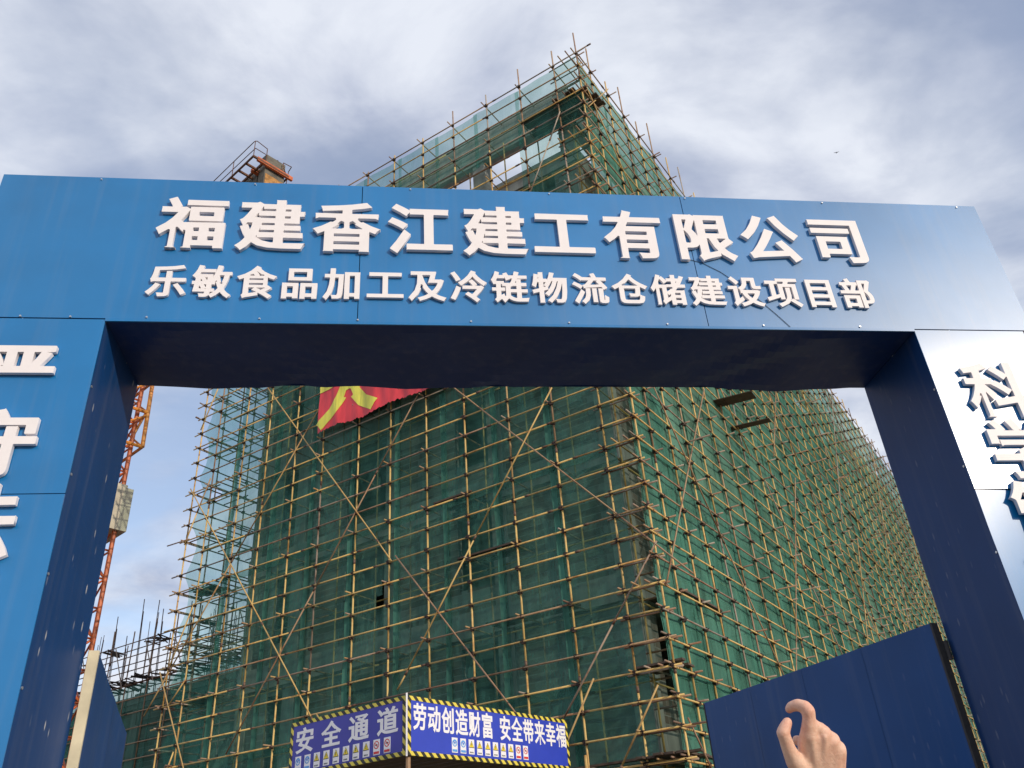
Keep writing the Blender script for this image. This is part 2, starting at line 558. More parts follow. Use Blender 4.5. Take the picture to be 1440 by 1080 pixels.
def glyph_loops(ch, rx, ry, N=116):
    """closed outlines of a heavy version of the glyph, in em units, em box centred on 0"""
    key = (ch, rx, ry, N)
    if key in _gl:
        return _gl[key]
    cu = bpy.data.curves.new('tmp', 'FONT')
    cu.body = ch; cu.size = 1.0; cu.resolution_u = 3; cu.fill_mode = 'FRONT'
    ob = bpy.data.objects.new('tmp', cu)
    COL.objects.link(ob)
    dg = bpy.context.evaluated_depsgraph_get()
    me = bpy.data.meshes.new_from_object(ob.evaluated_get(dg))
    n = len(me.vertices)
    co = np.zeros(n * 3); me.vertices.foreach_get('co', co); co = co.reshape(-1, 3)[:, :2]
    cnt = {}
    for p in me.polygons:
        vs = list(p.vertices)
        q = co[vs]
        ar_ = sum(q[i][0] * q[(i + 1) % len(vs)][1] - q[(i + 1) % len(vs)][0] * q[i][1] for i in range(len(vs)))
        if ar_ < 0:
            vs = vs[::-1]
        for a, b in zip(vs, vs[1:] + vs[:1]):
            cnt[(a, b)] = 1
    dirs = [k for k in cnt if (k[1], k[0]) not in cnt]      # outline, shape on the left
    bpy.data.objects.remove(ob); bpy.data.curves.remove(cu); bpy.data.meshes.remove(me)
    co = co - np.array([0.5, 0.38])
    half = 0.60
    g = np.linspace(-half, half, N); h = g[1] - g[0]
    X, Y = np.meshgrid(g, g)
    D = np.full(X.shape, 9.0); I = np.zeros(X.shape, bool)
    nxt = {}; prv = {}
    for a, b in dirs:
        nxt.setdefault(a, b); prv.setdefault(b, a)
    for a_, b_ in dirs:
        a = co[a_]; b = co[b_]
        ab = b - a; l2 = ab @ ab
        if l2 < 1e-12:
            continue
        t = np.clip(((X - a[0]) * ab[0] + (Y - a[1]) * ab[1]) / l2, 0, 1)
        D = np.minimum(D, np.hypot(X - a[0] - t * ab[0], Y - a[1] - t * ab[1]))
        c1 = (a[1] > Y) != (b[1] > Y)
        if a[1] != b[1]:
            xi = a[0] + (Y - a[1]) * ab[0] / ab[1]
            I ^= c1 & (X < xi)
    S = np.where(I, -D, D)

    def onrm(i, j):
        d = co[j] - co[i]; L_ = np.hypot(*d)
        if L_ < 1e-9:
            return None, 0
        n_ = np.array([d[1], -d[0]]) / L_
        return n_, math.hypot(rx * n_[0], ry * n_[1])
    # mitred thickening: every outline edge pushed out, corners kept sharp
    for a_, b_ in dirs:
        n_, dd = onrm(a_, b_)
        if n_ is None:
            continue
        a = co[a_]; b = co[b_]; t_ = (b - a) / np.hypot(*(b - a))
        planes = [(n_, n_ @ a + dd), (-n_, -(n_ @ a) + 0.012)]
        for v, sg, oth in ((b, 1, (b_, nxt.get(b_))), (a, -1, (prv.get(a_), a_))):
            if oth[0] is None or oth[1] is None:
                planes.append((t_ * sg, (t_ * sg) @ v)); continue
            m_, d2 = onrm(*oth)
            if m_ is None:
                planes.append((t_ * sg, (t_ * sg) @ v)); continue
            det = n_[0] * m_[1] - n_[1] * m_[0]
            if abs(det) < 0.02:
                planes.append((t_ * sg, (t_ * sg) @ v + 0.006)); continue
            mp_ = np.array([dd * m_[1] - d2 * n_[1], n_[0] * d2 - m_[0] * dd]) / det   # mitre vector
            ml = np.hypot(*mp_)
            w_ = np.array([-mp_[1], mp_[0]]) / ml
            if w_ @ t_ * sg < 0:
                w_ = -w_
            planes.append((w_, w_ @ v + 0.005))
            lim = 2.0 * max(dd, d2)
            if ml > lim:
                u_ = mp_ / ml
                if u_ @ n_ > 0:
                    planes.append((u_, u_ @ v + lim))
        Q = np.full(X.shape, -9.0)
        for pn, pd in planes:
            Q = np.maximum(Q, X * pn[0] + Y * pn[1] - pd)
        S = np.minimum(S, Q)
    S[0, :] = S[-1, :] = 1; S[:, 0] = S[:, -1] = 1
    S = np.where(np.abs(S) < 1e-6, 1e-6, S)
    neg = S < 0
    seg = {}
    cells = np.argwhere((neg[:-1, :-1].astype(int) + neg[1:, :-1] + neg[:-1, 1:] + neg[1:, 1:]) % 4 != 0)
    pos = {}

    def ep(i0, j0, i1, j1):
        k = (i0, j0, i1, j1) if (i0, j0) < (i1, j1) else (i1, j1, i0, j0)
        if k not in pos:
            s0 = S[k[0], k[1]]; s1 = S[k[2], k[3]]
            t = min(0.9, max(0.1, s0 / (s0 - s1)))
            pos[k] = np.array([g[k[1]] + (g[k[3]] - g[k[1]]) * t, g[k[0]] + (g[k[2]] - g[k[0]]) * t])
        return k
    adj = {}
    for i, j in cells:
        i = int(i); j = int(j)
        c = [(i, j), (i, j + 1), (i + 1, j + 1), (i + 1, j)]
        sg = [neg[q] for q in c]
        cr_e = []
        for q in range(4):
            if sg[q] != sg[(q + 1) % 4]:
                cr_e.append((q, ep(*c[q], *c[(q + 1) % 4])))
        if len(cr_e) == 2:
            prs = [(cr_e[0][1], cr_e[1][1])]
        else:
            if sg[0]:
                prs = [(cr_e[0][1], cr_e[3][1]), (cr_e[1][1], cr_e[2][1])]
            else:
                prs = [(cr_e[0][1], cr_e[1][1]), (cr_e[2][1], cr_e[3][1])]
        for a, b in prs:
            adj.setdefault(a, []).append(b); adj.setdefault(b, []).append(a)
    loops = []; seen = set()
    for st in adj:
        if st in seen:
            continue
        lp = [st]; seen.add(st); cur = st
        while True:
            nx = [q for q in adj[cur] if q not in seen]
            if not nx:
                break
            cur = nx[0]; seen.add(cur); lp.append(cur)
        pts = [pos[q] for q in lp]
        if len(pts) < 6:
            continue
        hm = len(pts) // 2
        s_ = _dp(pts[:hm + 1], 0.26 * h)[:-1] + _dp(pts[hm:] + [pts[0]], 0.26 * h)[:-1]
        s_ = [p for q, p in enumerate(s_) if np.hypot(*(p - s_[q - 1])) > 0.12 * h]
        if len(s_) >= 3:
            loops.append(s_)
    _gl[key] = loops
    return loops


def _hole_sign(loops, lp):
    """+1 for outer outlines, -1 for holes, times the winding so that areas add up"""
    a = sum(lp[i][0] * lp[(i + 1) % len(lp)][1] - lp[(i + 1) % len(lp)][0] * lp[i][1] for i in range(len(lp)))
    px, pz = lp[0][0] + 1e-7, lp[0][1] + 1e-7
    n = 0
    for o in loops:
        if o is lp:
            continue
        c = False; j = len(o) - 1
        for i in range(len(o)):
            yi, yj = o[i][1], o[j][1]
            if (yi > pz) != (yj > pz) and px < (o[j][0] - o[i][0]) * (pz - yi) / (yj - yi) + o[i][0]:
                c = not c
            j = i
        n += c
    return (1 if a > 0 else -1) * (-1 if n % 2 else 1)


def glyph_mesh(ch, w, hgt, depth, mat, rx=0.036, ry=0.018, N=116, name='character', fit=None):
    """mesh in the XZ plane, front at -Y; w,hgt scale of one em"""
    loops = glyph_loops(ch, rx, ry, N)
    cu = bpy.data.curves.new('tmp', 'CURVE')
    cu.dimensions = '2D'; cu.fill_mode = 'BOTH'; cu.extrude = max(depth / 2, 0.0005)
    for lp in loops:
        sp = cu.splines.new('POLY')
        sp.points.add(len(lp) - 1)
        for q, p in zip(sp.points, lp):
            q.co = (p[0] * w, p[1] * hgt, 0, 1)
        sp.use_cyclic_u = True
    ob = bpy.data.objects.new('tmp', cu)
    COL.objects.link(ob)
    dg = bpy.context.evaluated_depsgraph_get()
    me = bpy.data.meshes.new_from_object(ob.evaluated_get(dg))
    bpy.data.objects.remove(ob); bpy.data.curves.remove(cu)
    want = abs(sum(sum(lp[i][0] * lp[(i + 1) % len(lp)][1] - lp[(i + 1) % len(lp)][0] * lp[i][1] for i in range(len(lp))) / 2 *
                   (1 if True else 0) * _hole_sign(loops, lp) for lp in loops)) * w * hgt
    got = sum(p.area for p in me.polygons if p.normal.z > 0.9)
    if abs(got - want) > 0.01 * want:
        if N < 140:
            bpy.data.meshes.remove(me)
            return glyph_mesh(ch, w, hgt, depth, mat, rx, ry, N + 7, name)
        print('FILL', ch, got / want)
    me.name = name
    me.transform(Matrix(((1, 0, 0, 0), (0, 0, -1, 0), (0, 1, 0, 0), (0, 0, 0, 1))))
    me.materials.clear(); me.materials.append(mat)
    return me


# ---------------------------------------------------------------- frames of reference
U = 19.5
Cx = Vector((0.30363444, 0.95278861, 0.0))
dL = Vector((math.sin(RAD(-50.2)), math.cos(RAD(-50.2)), 0))
dR = Vector((math.sin(RAD(41.0)), math.cos(RAD(41.0)), 0))


def P(l, r, h):
    v = (Cx + dL * l + dR * r) * U
    v.z = 1.6 + h * U
    return v


def hk(k):
    return 0.153 + 0.0324 * k


# ---------------------------------------------------------------- ground
g = MB()
g.v = [(-600, -600, 0), (600, -600, 0), (600, 600, 0), (-600, 600, 0)]
g.face((0, 1, 2, 3))
gr = g.build('ground', M['ground']); gr['kind'] = 'structure'

# ---------------------------------------------------------------- building
bld = thing('concrete_building', 'unfinished concrete frame building with grey block walls wrapped in green netting', 'building', P(0.058, 0.058, -1.6 / U))
bloc = bld.location.copy()


def bpart(name, mb, mat):
    mb.v = [tuple(Vector(v) - bloc) for v in mb.v]
    return mb.build(name, mat, bld)


W0 = 0.058
LEND, REND = 0.80, 2.92
slabs = [1.14, 0.945, 0.75, 0.555, 0.359, 0.164, -0.031]
gz = -1.6 / U


def lrbox(mb, l0, l1, r0, r1, h0, h1, mi=0):
    c = P((l0 + l1) / 2, (r0 + r1) / 2, (h0 + h1) / 2)
    mb.box(c, dL * (l1 - l0) / 2 * U, dR * (r1 - r0) / 2 * U, (0, 0, (h1 - h0) / 2 * U), 0, mi)


colL = [0.058, 0.262, 0.470, 0.680, 0.800]
cs_ = 0.026
colR = [0.058 + 0.238 * i for i in range(13)]
# columns along face A and face B
for i, l in enumerate(colL):
    for r in (W0, W0 + 0.40):
        if r > W0 and i == 0:
            continue
        mb = MB(); l0 = l if i == 0 else l - cs_ / 2
        if i == len(colL) - 1:
            l0 = LEND - cs_
        lrbox(mb, l0, l0 + cs_, r, r + cs_, gz, 1.222)
        bpart('column', mb, M['concrete'])
for r in colR[1:]:
    mb = MB(); lrbox(mb, W0, W0 + cs_, r, r + cs_, gz, 1.222)
    bpart('column', mb, M['concrete'])
# ring beams at roof
mb = MB(); lrbox(mb, W0 - .002, LEND, W0 - .002, W0 + 0.02, 1.222, 1.30); bpart('roof_beam', mb, M['concrete'])
mb = MB(); lrbox(mb, W0 - .0022, W0 + 0.02, W0 + 0.0202, REND, 1.222, 1.30); bpart('roof_beam', mb, M['concrete'])
mb = MB(); lrbox(mb, LEND - 0.02, LEND, W0 + 0.0202, REND, 1.222, 1.30); bpart('roof_beam', mb, M['concrete'])
# floors and edge beams
for h in slabs:
    mb = MB(); lrbox(mb, W0 + 0.001, LEND - 0.001, W0 + 0.001, REND, h - 0.008, h); bpart('floor_slab', mb, M['concrete'])
    mb = MB(); lrbox(mb, W0 - .003, LEND, W0 - .003, W0 + 0.018, h - 0.036, h + 0.0005); bpart('edge_beam', mb, M['concrete'])
    mb = MB(); lrbox(mb, W0 - .0032, W0 + 0.018, W0 + 0.0181, REND, h - 0.036, h + 0.0007); bpart('edge_beam', mb, M['concrete'])
# infill walls
rng = random.Random(3)
tops = slabs[:-1]
for si, (ht, hb) in enumerate(zip(slabs[:-1], slabs[1:])):
    z0, z1 = hb + 0.0006, ht - 0.0362
    for bi in range(4):
        l0, l1 = colL[bi] + cs_ * (1.0 if bi == 0 else 0.5) , colL[bi + 1] - cs_ / 2 - (cs_ / 2 if bi == 3 else 0)
        wdt = l1 - l0
        mb = MB()
        if bi == 0:
            if si == 0:
                lrbox(mb, l0, l0 + 0.02, W0 + 0.003, W0 + 0.013, z0, z1); lrbox(mb, l0 + 0.09, l1, W0 + 0.003, W0 + 0.013, z0, z1); lrbox(mb, l0 + .02, l0 + .09, W0 + 0.003, W0 + 0.013, z0, z0 + .05)
            else:
                lrbox(mb, l0, l1, W0 + 0.003, W0 + 0.013, z0, z1)
            bpart('infill_wall', mb, M['brick'])
            continue
        a, b = l0 + wdt * 0.01, l0 + wdt * (0.36 if bi == 1 else 0.48)
        sill = z0 + 0.035 if rng.random() < 0.5 else z0 + 0.012
        head = z1 - 0.012
        for (x0, x1, y0, y1) in ((l0, a, z0, z1), (b, l1, z0, z1), (a, b, z0, sill), (a, b, head, z1)):
            lrbox(mb, x0, x1, W0 + 0.003, W0 + 0.013, y0, y1)
        bpart('infill_wall', mb, M['brick'])
    for bi in range(12):
        r0, r1 = colR[bi] + cs_, colR[bi + 1]
        wdt = r1 - r0
        mb = MB()
        a, b = r0 + wdt * 0.12, r0 + wdt * 0.46
        a2, b2 = r0 + wdt * 0.60, r0 + wdt * 0.92
        if bi == 0 and si != 4:
            a, b = r0 + wdt * 0.50, r0 + wdt * 0.55
        sill = z0 + 0.045; head = z1 - 0.006
        for (x0, x1, y0, y1) in ((r0, a, z0, z1), (b, a2, z0, z1), (b2, r1, z0, z1), (a, b, z0, sill), (a, b, head, z1), (a2, b2, z0, sill), (a2, b2, head, z1)):
            lrbox(mb, W0 + 0.003, W0 + 0.013, x0, x1, y0, y1)
        bpart('infill_wall', mb, M['brick'])
    mb = MB(); [lrbox(mb, pa, pb, W0 + 0.30, W0 + 0.31, z0 - .003, z1 + 0.025) for pa, pb in (((0.09, 0.545), (0.585, LEND - 0.013)) if si == 3 else ((0.09, LEND - 0.013),))]; bpart('added_partition', mb, M['brick'])  # partition added inside to block sky light through the openings
    mb = MB(); lrbox(mb, LEND - 0.012, LEND - 0.002, W0 + 0.0265, REND, z0, ht - 0.0085); bpart('end_wall', mb, M['brick'])

# ---------------------------------------------------------------- main scaffolding
scf = thing('scaffolding', 'tall rusty yellow tube scaffolding with green safety nets wrapped round the building', 'scaffolding', P(0, 0, gz))
sloc = scf.location.copy()
KMIN, KMAX = -7, 35
PR = 0.0285
tone_r = random.Random(11)


def rtone():
    x = tone_r.random()
    return x * 0.55 if x < 0.72 else 0.55 + (x - 0.72) / 0.28 * 0.45


def tube_run(p0, p1, piece=6.0, r=PR, jit=0.012, start=None, dark=None):
    """a run of scaffold tubes butted end to end, each with its own colour, slightly out of line"""
    mb = MB()
    p0 = Vector(p0); p1 = Vector(p1); d = p1 - p0; L = d.length; d.normalize()
    x = -tone_r.random() * piece * 0.8 if start is None else start
    prev = p0 + Vector([tone_r.uniform(-jit, jit) for _ in range(3)])
    while x < L:
        xe = min(L, x + piece * tone_r.choice((1.0, 1.0, 0.66)))
        if L - xe < 0.3:
            xe = L
        cur = p0 + d * xe + Vector([tone_r.uniform(-jit, jit) for _ in range(3)])
        mb.tube(prev, cur, r, 7, (rtone() if (prev.z + cur.z) / 2 < 23 or tone_r.random() < 0.3 else 0.60 + 0.36 * tone_r.random()) if dark is None else dark)
        if xe < L:
            mb.tube(cur - d * 0.07, cur + d * 0.07, r * 1.35, 6, 1.0)
        prev = cur; x = xe
    return mb


def spart(name, mb, mat, smooth=False):
    mb.v = [tuple(Vector(v) - sloc) for v in mb.v]
    return mb.build(name, mat, scf, smooth)


stdL = [0, 0.048, 0.122, 0.196, 0.275, 0.349, 0.422, 0.492, 0.574, 0.641, 0.716, 0.781, 0.861, 0.912]
NRB = 38
stdR = [0, 0.048, 0.114, 0.178, 0.241, 0.309, 0.386, 0.461, 0.537]
while len(stdR) < NRB:
    stdR.append(stdR[-1] + 0.0725)
RMAX = stdR[-1]
topsL = {0: 1.345, 1: 1.332, 2: 1.337, 3: 1.319, 4: 1.328, 5: 1.302, 6: 1.30, 7: 1.297}
for i, l in enumerate(stdL):
    spart('standard', tube_run(P(l, 0, gz), P(l, 0, topsL.get(i, 1.31)), 6, 0.0265, 0.010), M['pole'], True)
    if 0 < i < 13:
        spart('standard', tube_run(P(l, 0.048, gz), P(l, 0.048, 1.20 + 0.03 * (i % 2)), 6, 0.027, 0.012), M['pole'], True)
for i, r in enumerate(stdR):
    if i == 0:
        continue
    t = 1.36 + 0.02 * (i % 2) if i < 9 else 1.31 + 0.025 * tone_r.random()
    if i in (1, 2, 3, 4, 5, 6):
        t = [0, 1.352, 1.325, 1.372, 1.330, 1.385, 1.348][i]
    spart('standard', tube_run(P(0, r, gz), P(0, r, t), 6, 0.0265, 0.012), M['pole'], True)
    if i < 14 and i > 1:
        spart('standard', tube_run(P(0.048, r, gz), P(0.048, r, 1.22), 6, 0.027, 0.012), M['pole'], True)
ER = [0.048, 0.12, 0.195, 0.27, 0.345, 0.42, 0.50, 0.58]
for r in ER:
    for l in (0.861, 0.912):
        if r == 0.048 and l == 0.861:
            continue
        spart('standard', tube_run(P(l, r, gz), P(l, r, 1.31), 6, 0.027, 0.012, dark=0.85), M['pole'], True)  # end-face standards toned dark to stand in for backlit shade

RO = 0.0030   # ledgers are clamped on the outside of the standards
for k in range(KMIN, KMAX + 1):
    h = hk(k)
    plat = (k % 3 == 2)
    e0 = -0.006 - 0.007 * tone_r.random(); e1 = 0.925 + 0.01 * tone_r.random()
    if k == KMAX:
        e0 = -0.004
    spart('ledger', tube_run(P(e0, -RO, h), P(e1, -RO, h + 0.0006), 6, 0.0235, 0.014), M['pole'], True)
    e0 = -0.006 - 0.007 * tone_r.random()
    if k == KMAX:
        e0 = -0.003
    h2 = h - 0.0030
    spart('ledger', tube_run(P(-RO, e0, h2), P(-RO, RMAX, h2), 6, 0.0235, 0.014), M['pole'], True)
    if plat or k >= 29:
        spart('ledger', tube_run(P(0.04, 0.051, h), P(0.93, 0.051, h), 6, 0.025, 0.014), M['pole'], True)
    if plat:
        spart('ledger', tube_run(P(0.051, 0.05, h2), P(0.051, RMAX * 0.5, h2), 6, 0.025, 0.014), M['pole'], True)
    # end face, backlit shade painted in by the dark tone
    spart('ledger', tube_run(P(0.915, -0.008, h), P(0.915, 0.60, h), 6, 0.025, 0.014, dark=0.95), M['pole'], True)
    if plat:
        spart('ledger', tube_run(P(0.858, -0.004, h - .002), P(0.858, 0.60, h - .002), 6, 0.025, 0.014, dark=0.9), M['pole'], True)

# braces (l or r, h) pairs; B on left face, D on right face
bracesA = [((0.725, 0.865), (0.412, 0.443)), ((0.405, 0.449), (0.205, 0.190)), ((0.915, 0.713), (0.540, 0.223)), ((0.33, 0.743), (-0.044, 0.313)),
           ((0.115, 0.628), (0.40, 0.257)), ((0.345, 0.730), (0.735, 0.220)), ((0.58, 0.77), (0.95, 0.308)), ((0.925, 0.375), (0.81, 0.180)),
           ((-0.006, 0.363), (0.155, 0.170)), ((0.044, 1.161), (0.125, 1.00)), ((0.10, 0.22), (0.20, 0.075)),
           ((0.55, 0.25), (0.40, 0.07)), ((0.02, 0.20), (0.13, 0.05)), ((0.853, 0.35), (0.887, 0.315))]
for (l0, h0), (l1, h1) in bracesA:
    spart('brace', tube_run(P(l0, -0.0062, h0), P(l1, -0.0062, h1), 6, 0.022, 0.01, dark=0.35 + 0.6 * tone_r.random()), M['pole'], True)
bracesB = []
sl1, sl2 = 1.39, -1.15
for n_ in range(-1, 9):
    r0 = 0.295 + 0.47 * n_          # rising with r
    for (ha, hb) in ((0.719, 0.0), (1.29, 0.72)):
        ra = r0 if ha < 1 else r0 + 0.28
        rb = ra - (ha - hb) / sl1
        if rb < 0:
            hb = ha - (ra) * sl1; rb = 0.0
        if ra > 0.03 and hb < ha - 0.05 and ra < RMAX:
            bracesB.append(((ra, ha), (rb, hb)))
    r0 = 0.062 + 0.47 * n_          # falling with r
    for (ha, hb) in ((0.63, 0.02), (1.25, 0.66)):
        ra = r0 if ha < 1 else r0 - 0.10
        rb = ra + (ha - hb) / -sl2
        if ra < 0:
            ha = ha + ra * -sl2; ra = 0.0
        if rb > 0.05 and ha > hb + 0.05 and ra < RMAX - 0.3:
            bracesB.append(((ra, ha), (min(rb, RMAX), hb)))
for (r0, h0), (r1, h1) in bracesB:
    spart('brace', tube_run(P(-0.0064, r0, h0), P(-0.0064, r1, h1), 6, 0.021, 0.01, dark=0.45 + 0.5 * tone_r.random()), M['pole'], True)
for n_ in range(5):
    spart('brace', tube_run(P(0.861, 0.05, 0.1 + 0.24 * n_), P(0.861, 0.50, 0.1 + 0.24 * (n_ + 1)), 6, 0.024, 0.01), M['pole'], True)
    spart('brace', tube_run(P(0.912, -0.004, 0.12 + 0.24 * n_), P(0.861, -0.004, 0.24 + 0.24 * n_), 6, 0.024, 0.01), M['pole'], True)
# transoms, nearest ones as parts, the rest joined
trs = []
for k in range(KMIN, KMAX + 1):
    h = hk(k) + 0.0028
    plat = (k % 3 == 2)
    for i, l in enumerate(stdL):
        if plat or (i == 0) or tone_r.random() < 0.05:
            if i == 0:
                trs.append((P(-0.008 - 0.009 * tone_r.random(), 0.004, h - .0035), P(0.06, 0.004, h - .0035), 0.75 + 0.25 * tone_r.random()))  # corner tubes toned dark too, shade painted into the colour
            else:
                trs.append((P(l + 0.004, -0.008 - 0.006 * tone_r.random(), h), P(l + 0.004, 0.056, h), 0.5 + 0.5 * tone_r.random()))
    if plat:
        for l in (0.014, 0.030):
            trs.append((P(l, -0.010 - 0.008 * tone_r.random(), h), P(l, 0.056, h), 0.5 + 0.5 * tone_r.random()))
    for i, r in enumerate(stdR):
        if i == 0:
            trs.append((P(0.003, -0.010 - 0.008 * tone_r.random(), h + 0.001), P(0.003, 0.03, h + .001), 0.6 + 0.4 * tone_r.random()))
        elif (plat and tone_r.random() < 0.85) or tone_r.random() < 0.30:
            long_ = tone_r.random() < 0.12
            trs.append((P(-0.010 - 0.008 * tone_r.random() - (0.022 if long_ else 0), r + 0.003, h - .003), P(0.055, r + 0.003, h - .003), 0.72 + 0.28 * tone_r.random()))  # dark tone paints in the unlit undersides of these transoms
    if plat:
        for q in range(18):
            r = 0.01 + q * 0.033
            trs.append((P(0.85, r, h + .001), P(0.918, r, h + .001), 1.0))  # darkest tone, painted shade of the backlit end bay
        for l in (0.80, 0.82, 0.84, 0.88):
            trs.append((P(l, -0.004, h), P(l, 0.056, h), 1.0))
# a few stray tubes past the left edge
trs.append((P(0.90, -0.004, hk(14) + 0.002), P(0.965, -0.002, hk(14) + 0.006), 0.8))
camp = Vector((0, 0, 1.6))
trs.sort(key=lambda q: (q[0] - camp).length)
rest = MB()
for i, (a, b, tn_) in enumerate(trs):
    if i < 298:
        mb = MB(); mb.tube(a, b, 0.024, 7, tn_); spart('transom', mb, M['pole'], True)
    else:
        rest.tube(a, b, 0.023, 6, tn_)
o = spart('transom', rest, M['pole'], True); o['kind'] = 'stuff'

# couplers at the joints
cps = []
for k in range(KMIN, KMAX + 1):
    h = hk(k)
    for l in stdL:
        cps.append((l, -0.0015, h))
    for r in stdR[1:]:
        cps.append((-0.0015, r, h - 0.003))
    for r in ER:
        cps.append((0.913, r, h))


def coupler_geom(mb, p, s=1.0):
    u = dL; v = dR
    a = tone_r.uniform(-0.5, 0.5)
    w_ = (u * math.cos(a) + v * math.sin(a)); x_ = w_.cross(Vector((0, 0, 1)))
    mb.box(p, w_ * 0.040 * s, x_ * 0.045 * s, (0, 0, 0.048 * s))
    mb.box(p + w_ * 0.05 * s + Vector((0, 0, 0.01)), w_ * 0.028 * s, x_ * 0.030 * s, (0, 0, 0.024 * s))
    mb.tube(p - x_ * 0.085 * s, p + x_ * 0.085 * s, 0.011 * s, 5)
    mb.tube(p - w_ * 0.075 * s + Vector((0, 0, 0.03)), p - w_ * 0.02 * s - Vector((0, 0, 0.03)), 0.013 * s, 5)


cme = MB(); coupler_geom(cme, Vector((0, 0, 0)), 1.2)
cmesh = [cme.mesh('coupler', M['coupler'])]
for _ in range(3):
    cme = MB(); coupler_geom(cme, Vector((0, 0, 0)), tone_r.uniform(1.0, 1.35)); cmesh.append(cme.mesh('coupler', M['coupler']))
cps.sort(key=lambda q: (P(*q) - camp).length)
rest = MB()
for i, q in enumerate(cps):
    if i < 298:
        o = link('coupler', cmesh[i % 4], scf)
        o.location = P(*q) - sloc
    else:
        coupler_geom(rest, P(*q), tone_r.uniform(0.8, 1.1))
o = spart('coupler', rest, M['coupler']); o['kind'] = 'stuff'

# working decks: dark bundles of planks at the corner and here and there
dk_r = random.Random(5)


def deck(l0, l1, r0, r1, h, along):
    mb = MB()
    x = r0 if along == 'l' else l0
    lim = r1 if along == 'l' else l1
    while x < lim:
        w_ = 0.0095 + 0.003 * dk_r.random()
        if dk_r.random() < 0.8:
            hh = h + 0.0045 + dk_r.uniform(-0.0008, 0.0012)
            if along == 'l':
                lrbox(mb, l0 + dk_r.uniform(-.008, .004), l1 + dk_r.uniform(-.004, .01), x, x + w_ * 0.85, hh - 0.0012, hh + 0.0012)
            else:
                lrbox(mb, x, x + w_ * 0.85, r0 + dk_r.uniform(-.008, .004), r1 + dk_r.uniform(-.004, .01), hh - 0.0012, hh + 0.0012)
        x += w_
    return mb


for k, l0, l1 in ((32, -0.01, 0.12), (-1, -0.01, 0.16), (2, -0.005, 0.05), (8, 0.2, 0.30), (5, 0.13, 0.26), (11, 0.27, 0.33), (11, 0.85, 0.905), (5, 0.80, 0.90)):
    spart('deck_board', deck(l0, l1, 0.0, 0.05, hk(k) + 0.002, 'l'), M['plank'])
for k, r0, r1 in ((32, -0.01, 0.09), (-1, -0.01, 0.12), (5, 0.07, 0.19), (8, 0.55, 0.72), (11, 0.70, 0.80), (14, 0.95, 1.2), (17, 1.30, 1.5), (20, 1.25, 1.4), (11, 1.55, 1.8)):
    spart('deck_board', deck(0.0, 0.05, r0, r1, hk(k) + 0.002, 'r'), M['plank'])


# safety nets
def wav(x, y, s):
    return (math.sin(x * 1.7 + s) * 0.5 + math.sin(x * 4.3 + 1.3 * s + 0.8 * math.sin(y * 1.1)) * 0.28 + math.sin(y * 2.9 + x * 0.8 + s * 2.1) * 0.3 + math.sin(x * 9.1 - y * 2.3 + s) * 0.12)


def net_sheet(face, a0, a1, h0, h1, seed, tone, off=0.003, nx=9, ny=16, sag=0.055, skip=None, ragged=0.0, holes=None, mat='net', scallop=0.0):
    mb = MB(); rg = random.Random(seed)
    idx = {}
    for j in range(ny + 1):
        for i in range(nx + 1):
            u = i / nx; v = j / ny
            a = a0 + (a1 - a0) * u; h = h0 + (h1 - h0) * v
            # tied at ledgers: displacement dies near each level line
            ph = ((h - hk(0)) / 0.0324) % 3.0 / 3.0
            tie = 0.25 + 0.75 * math.sin(math.pi * ph)
            dsp = wav(a * U, h * U, seed) * sag * tie + 0.5 * sag * tie * math.sin(math.pi * u)
            if scallop:
                a -= scallop * u * abs(math.sin(math.pi * ph))
            if ragged and j == 0:
                h += rg.uniform(-ragged, ragged)
            if face == 'A':
                p = P(a, off, h) - dR * dsp * -1
            elif face == 'B':
                p = P(off, a, h) + dL * dsp
            else:
                p = P(0.909, a, h) - dL * abs(dsp) * 2.2
            idx[i, j] = len(mb.v); mb.v.append(tuple(p))
    for j in range(ny):
        for i in range(nx):
            if holes and (i, j) in holes:
                continue
            mb.face((idx[i, j], idx[i + 1, j], idx[i + 1, j + 1], idx[i, j + 1]), tone)
    o = spart('safety_net', mb, M[mat], True)
    return o


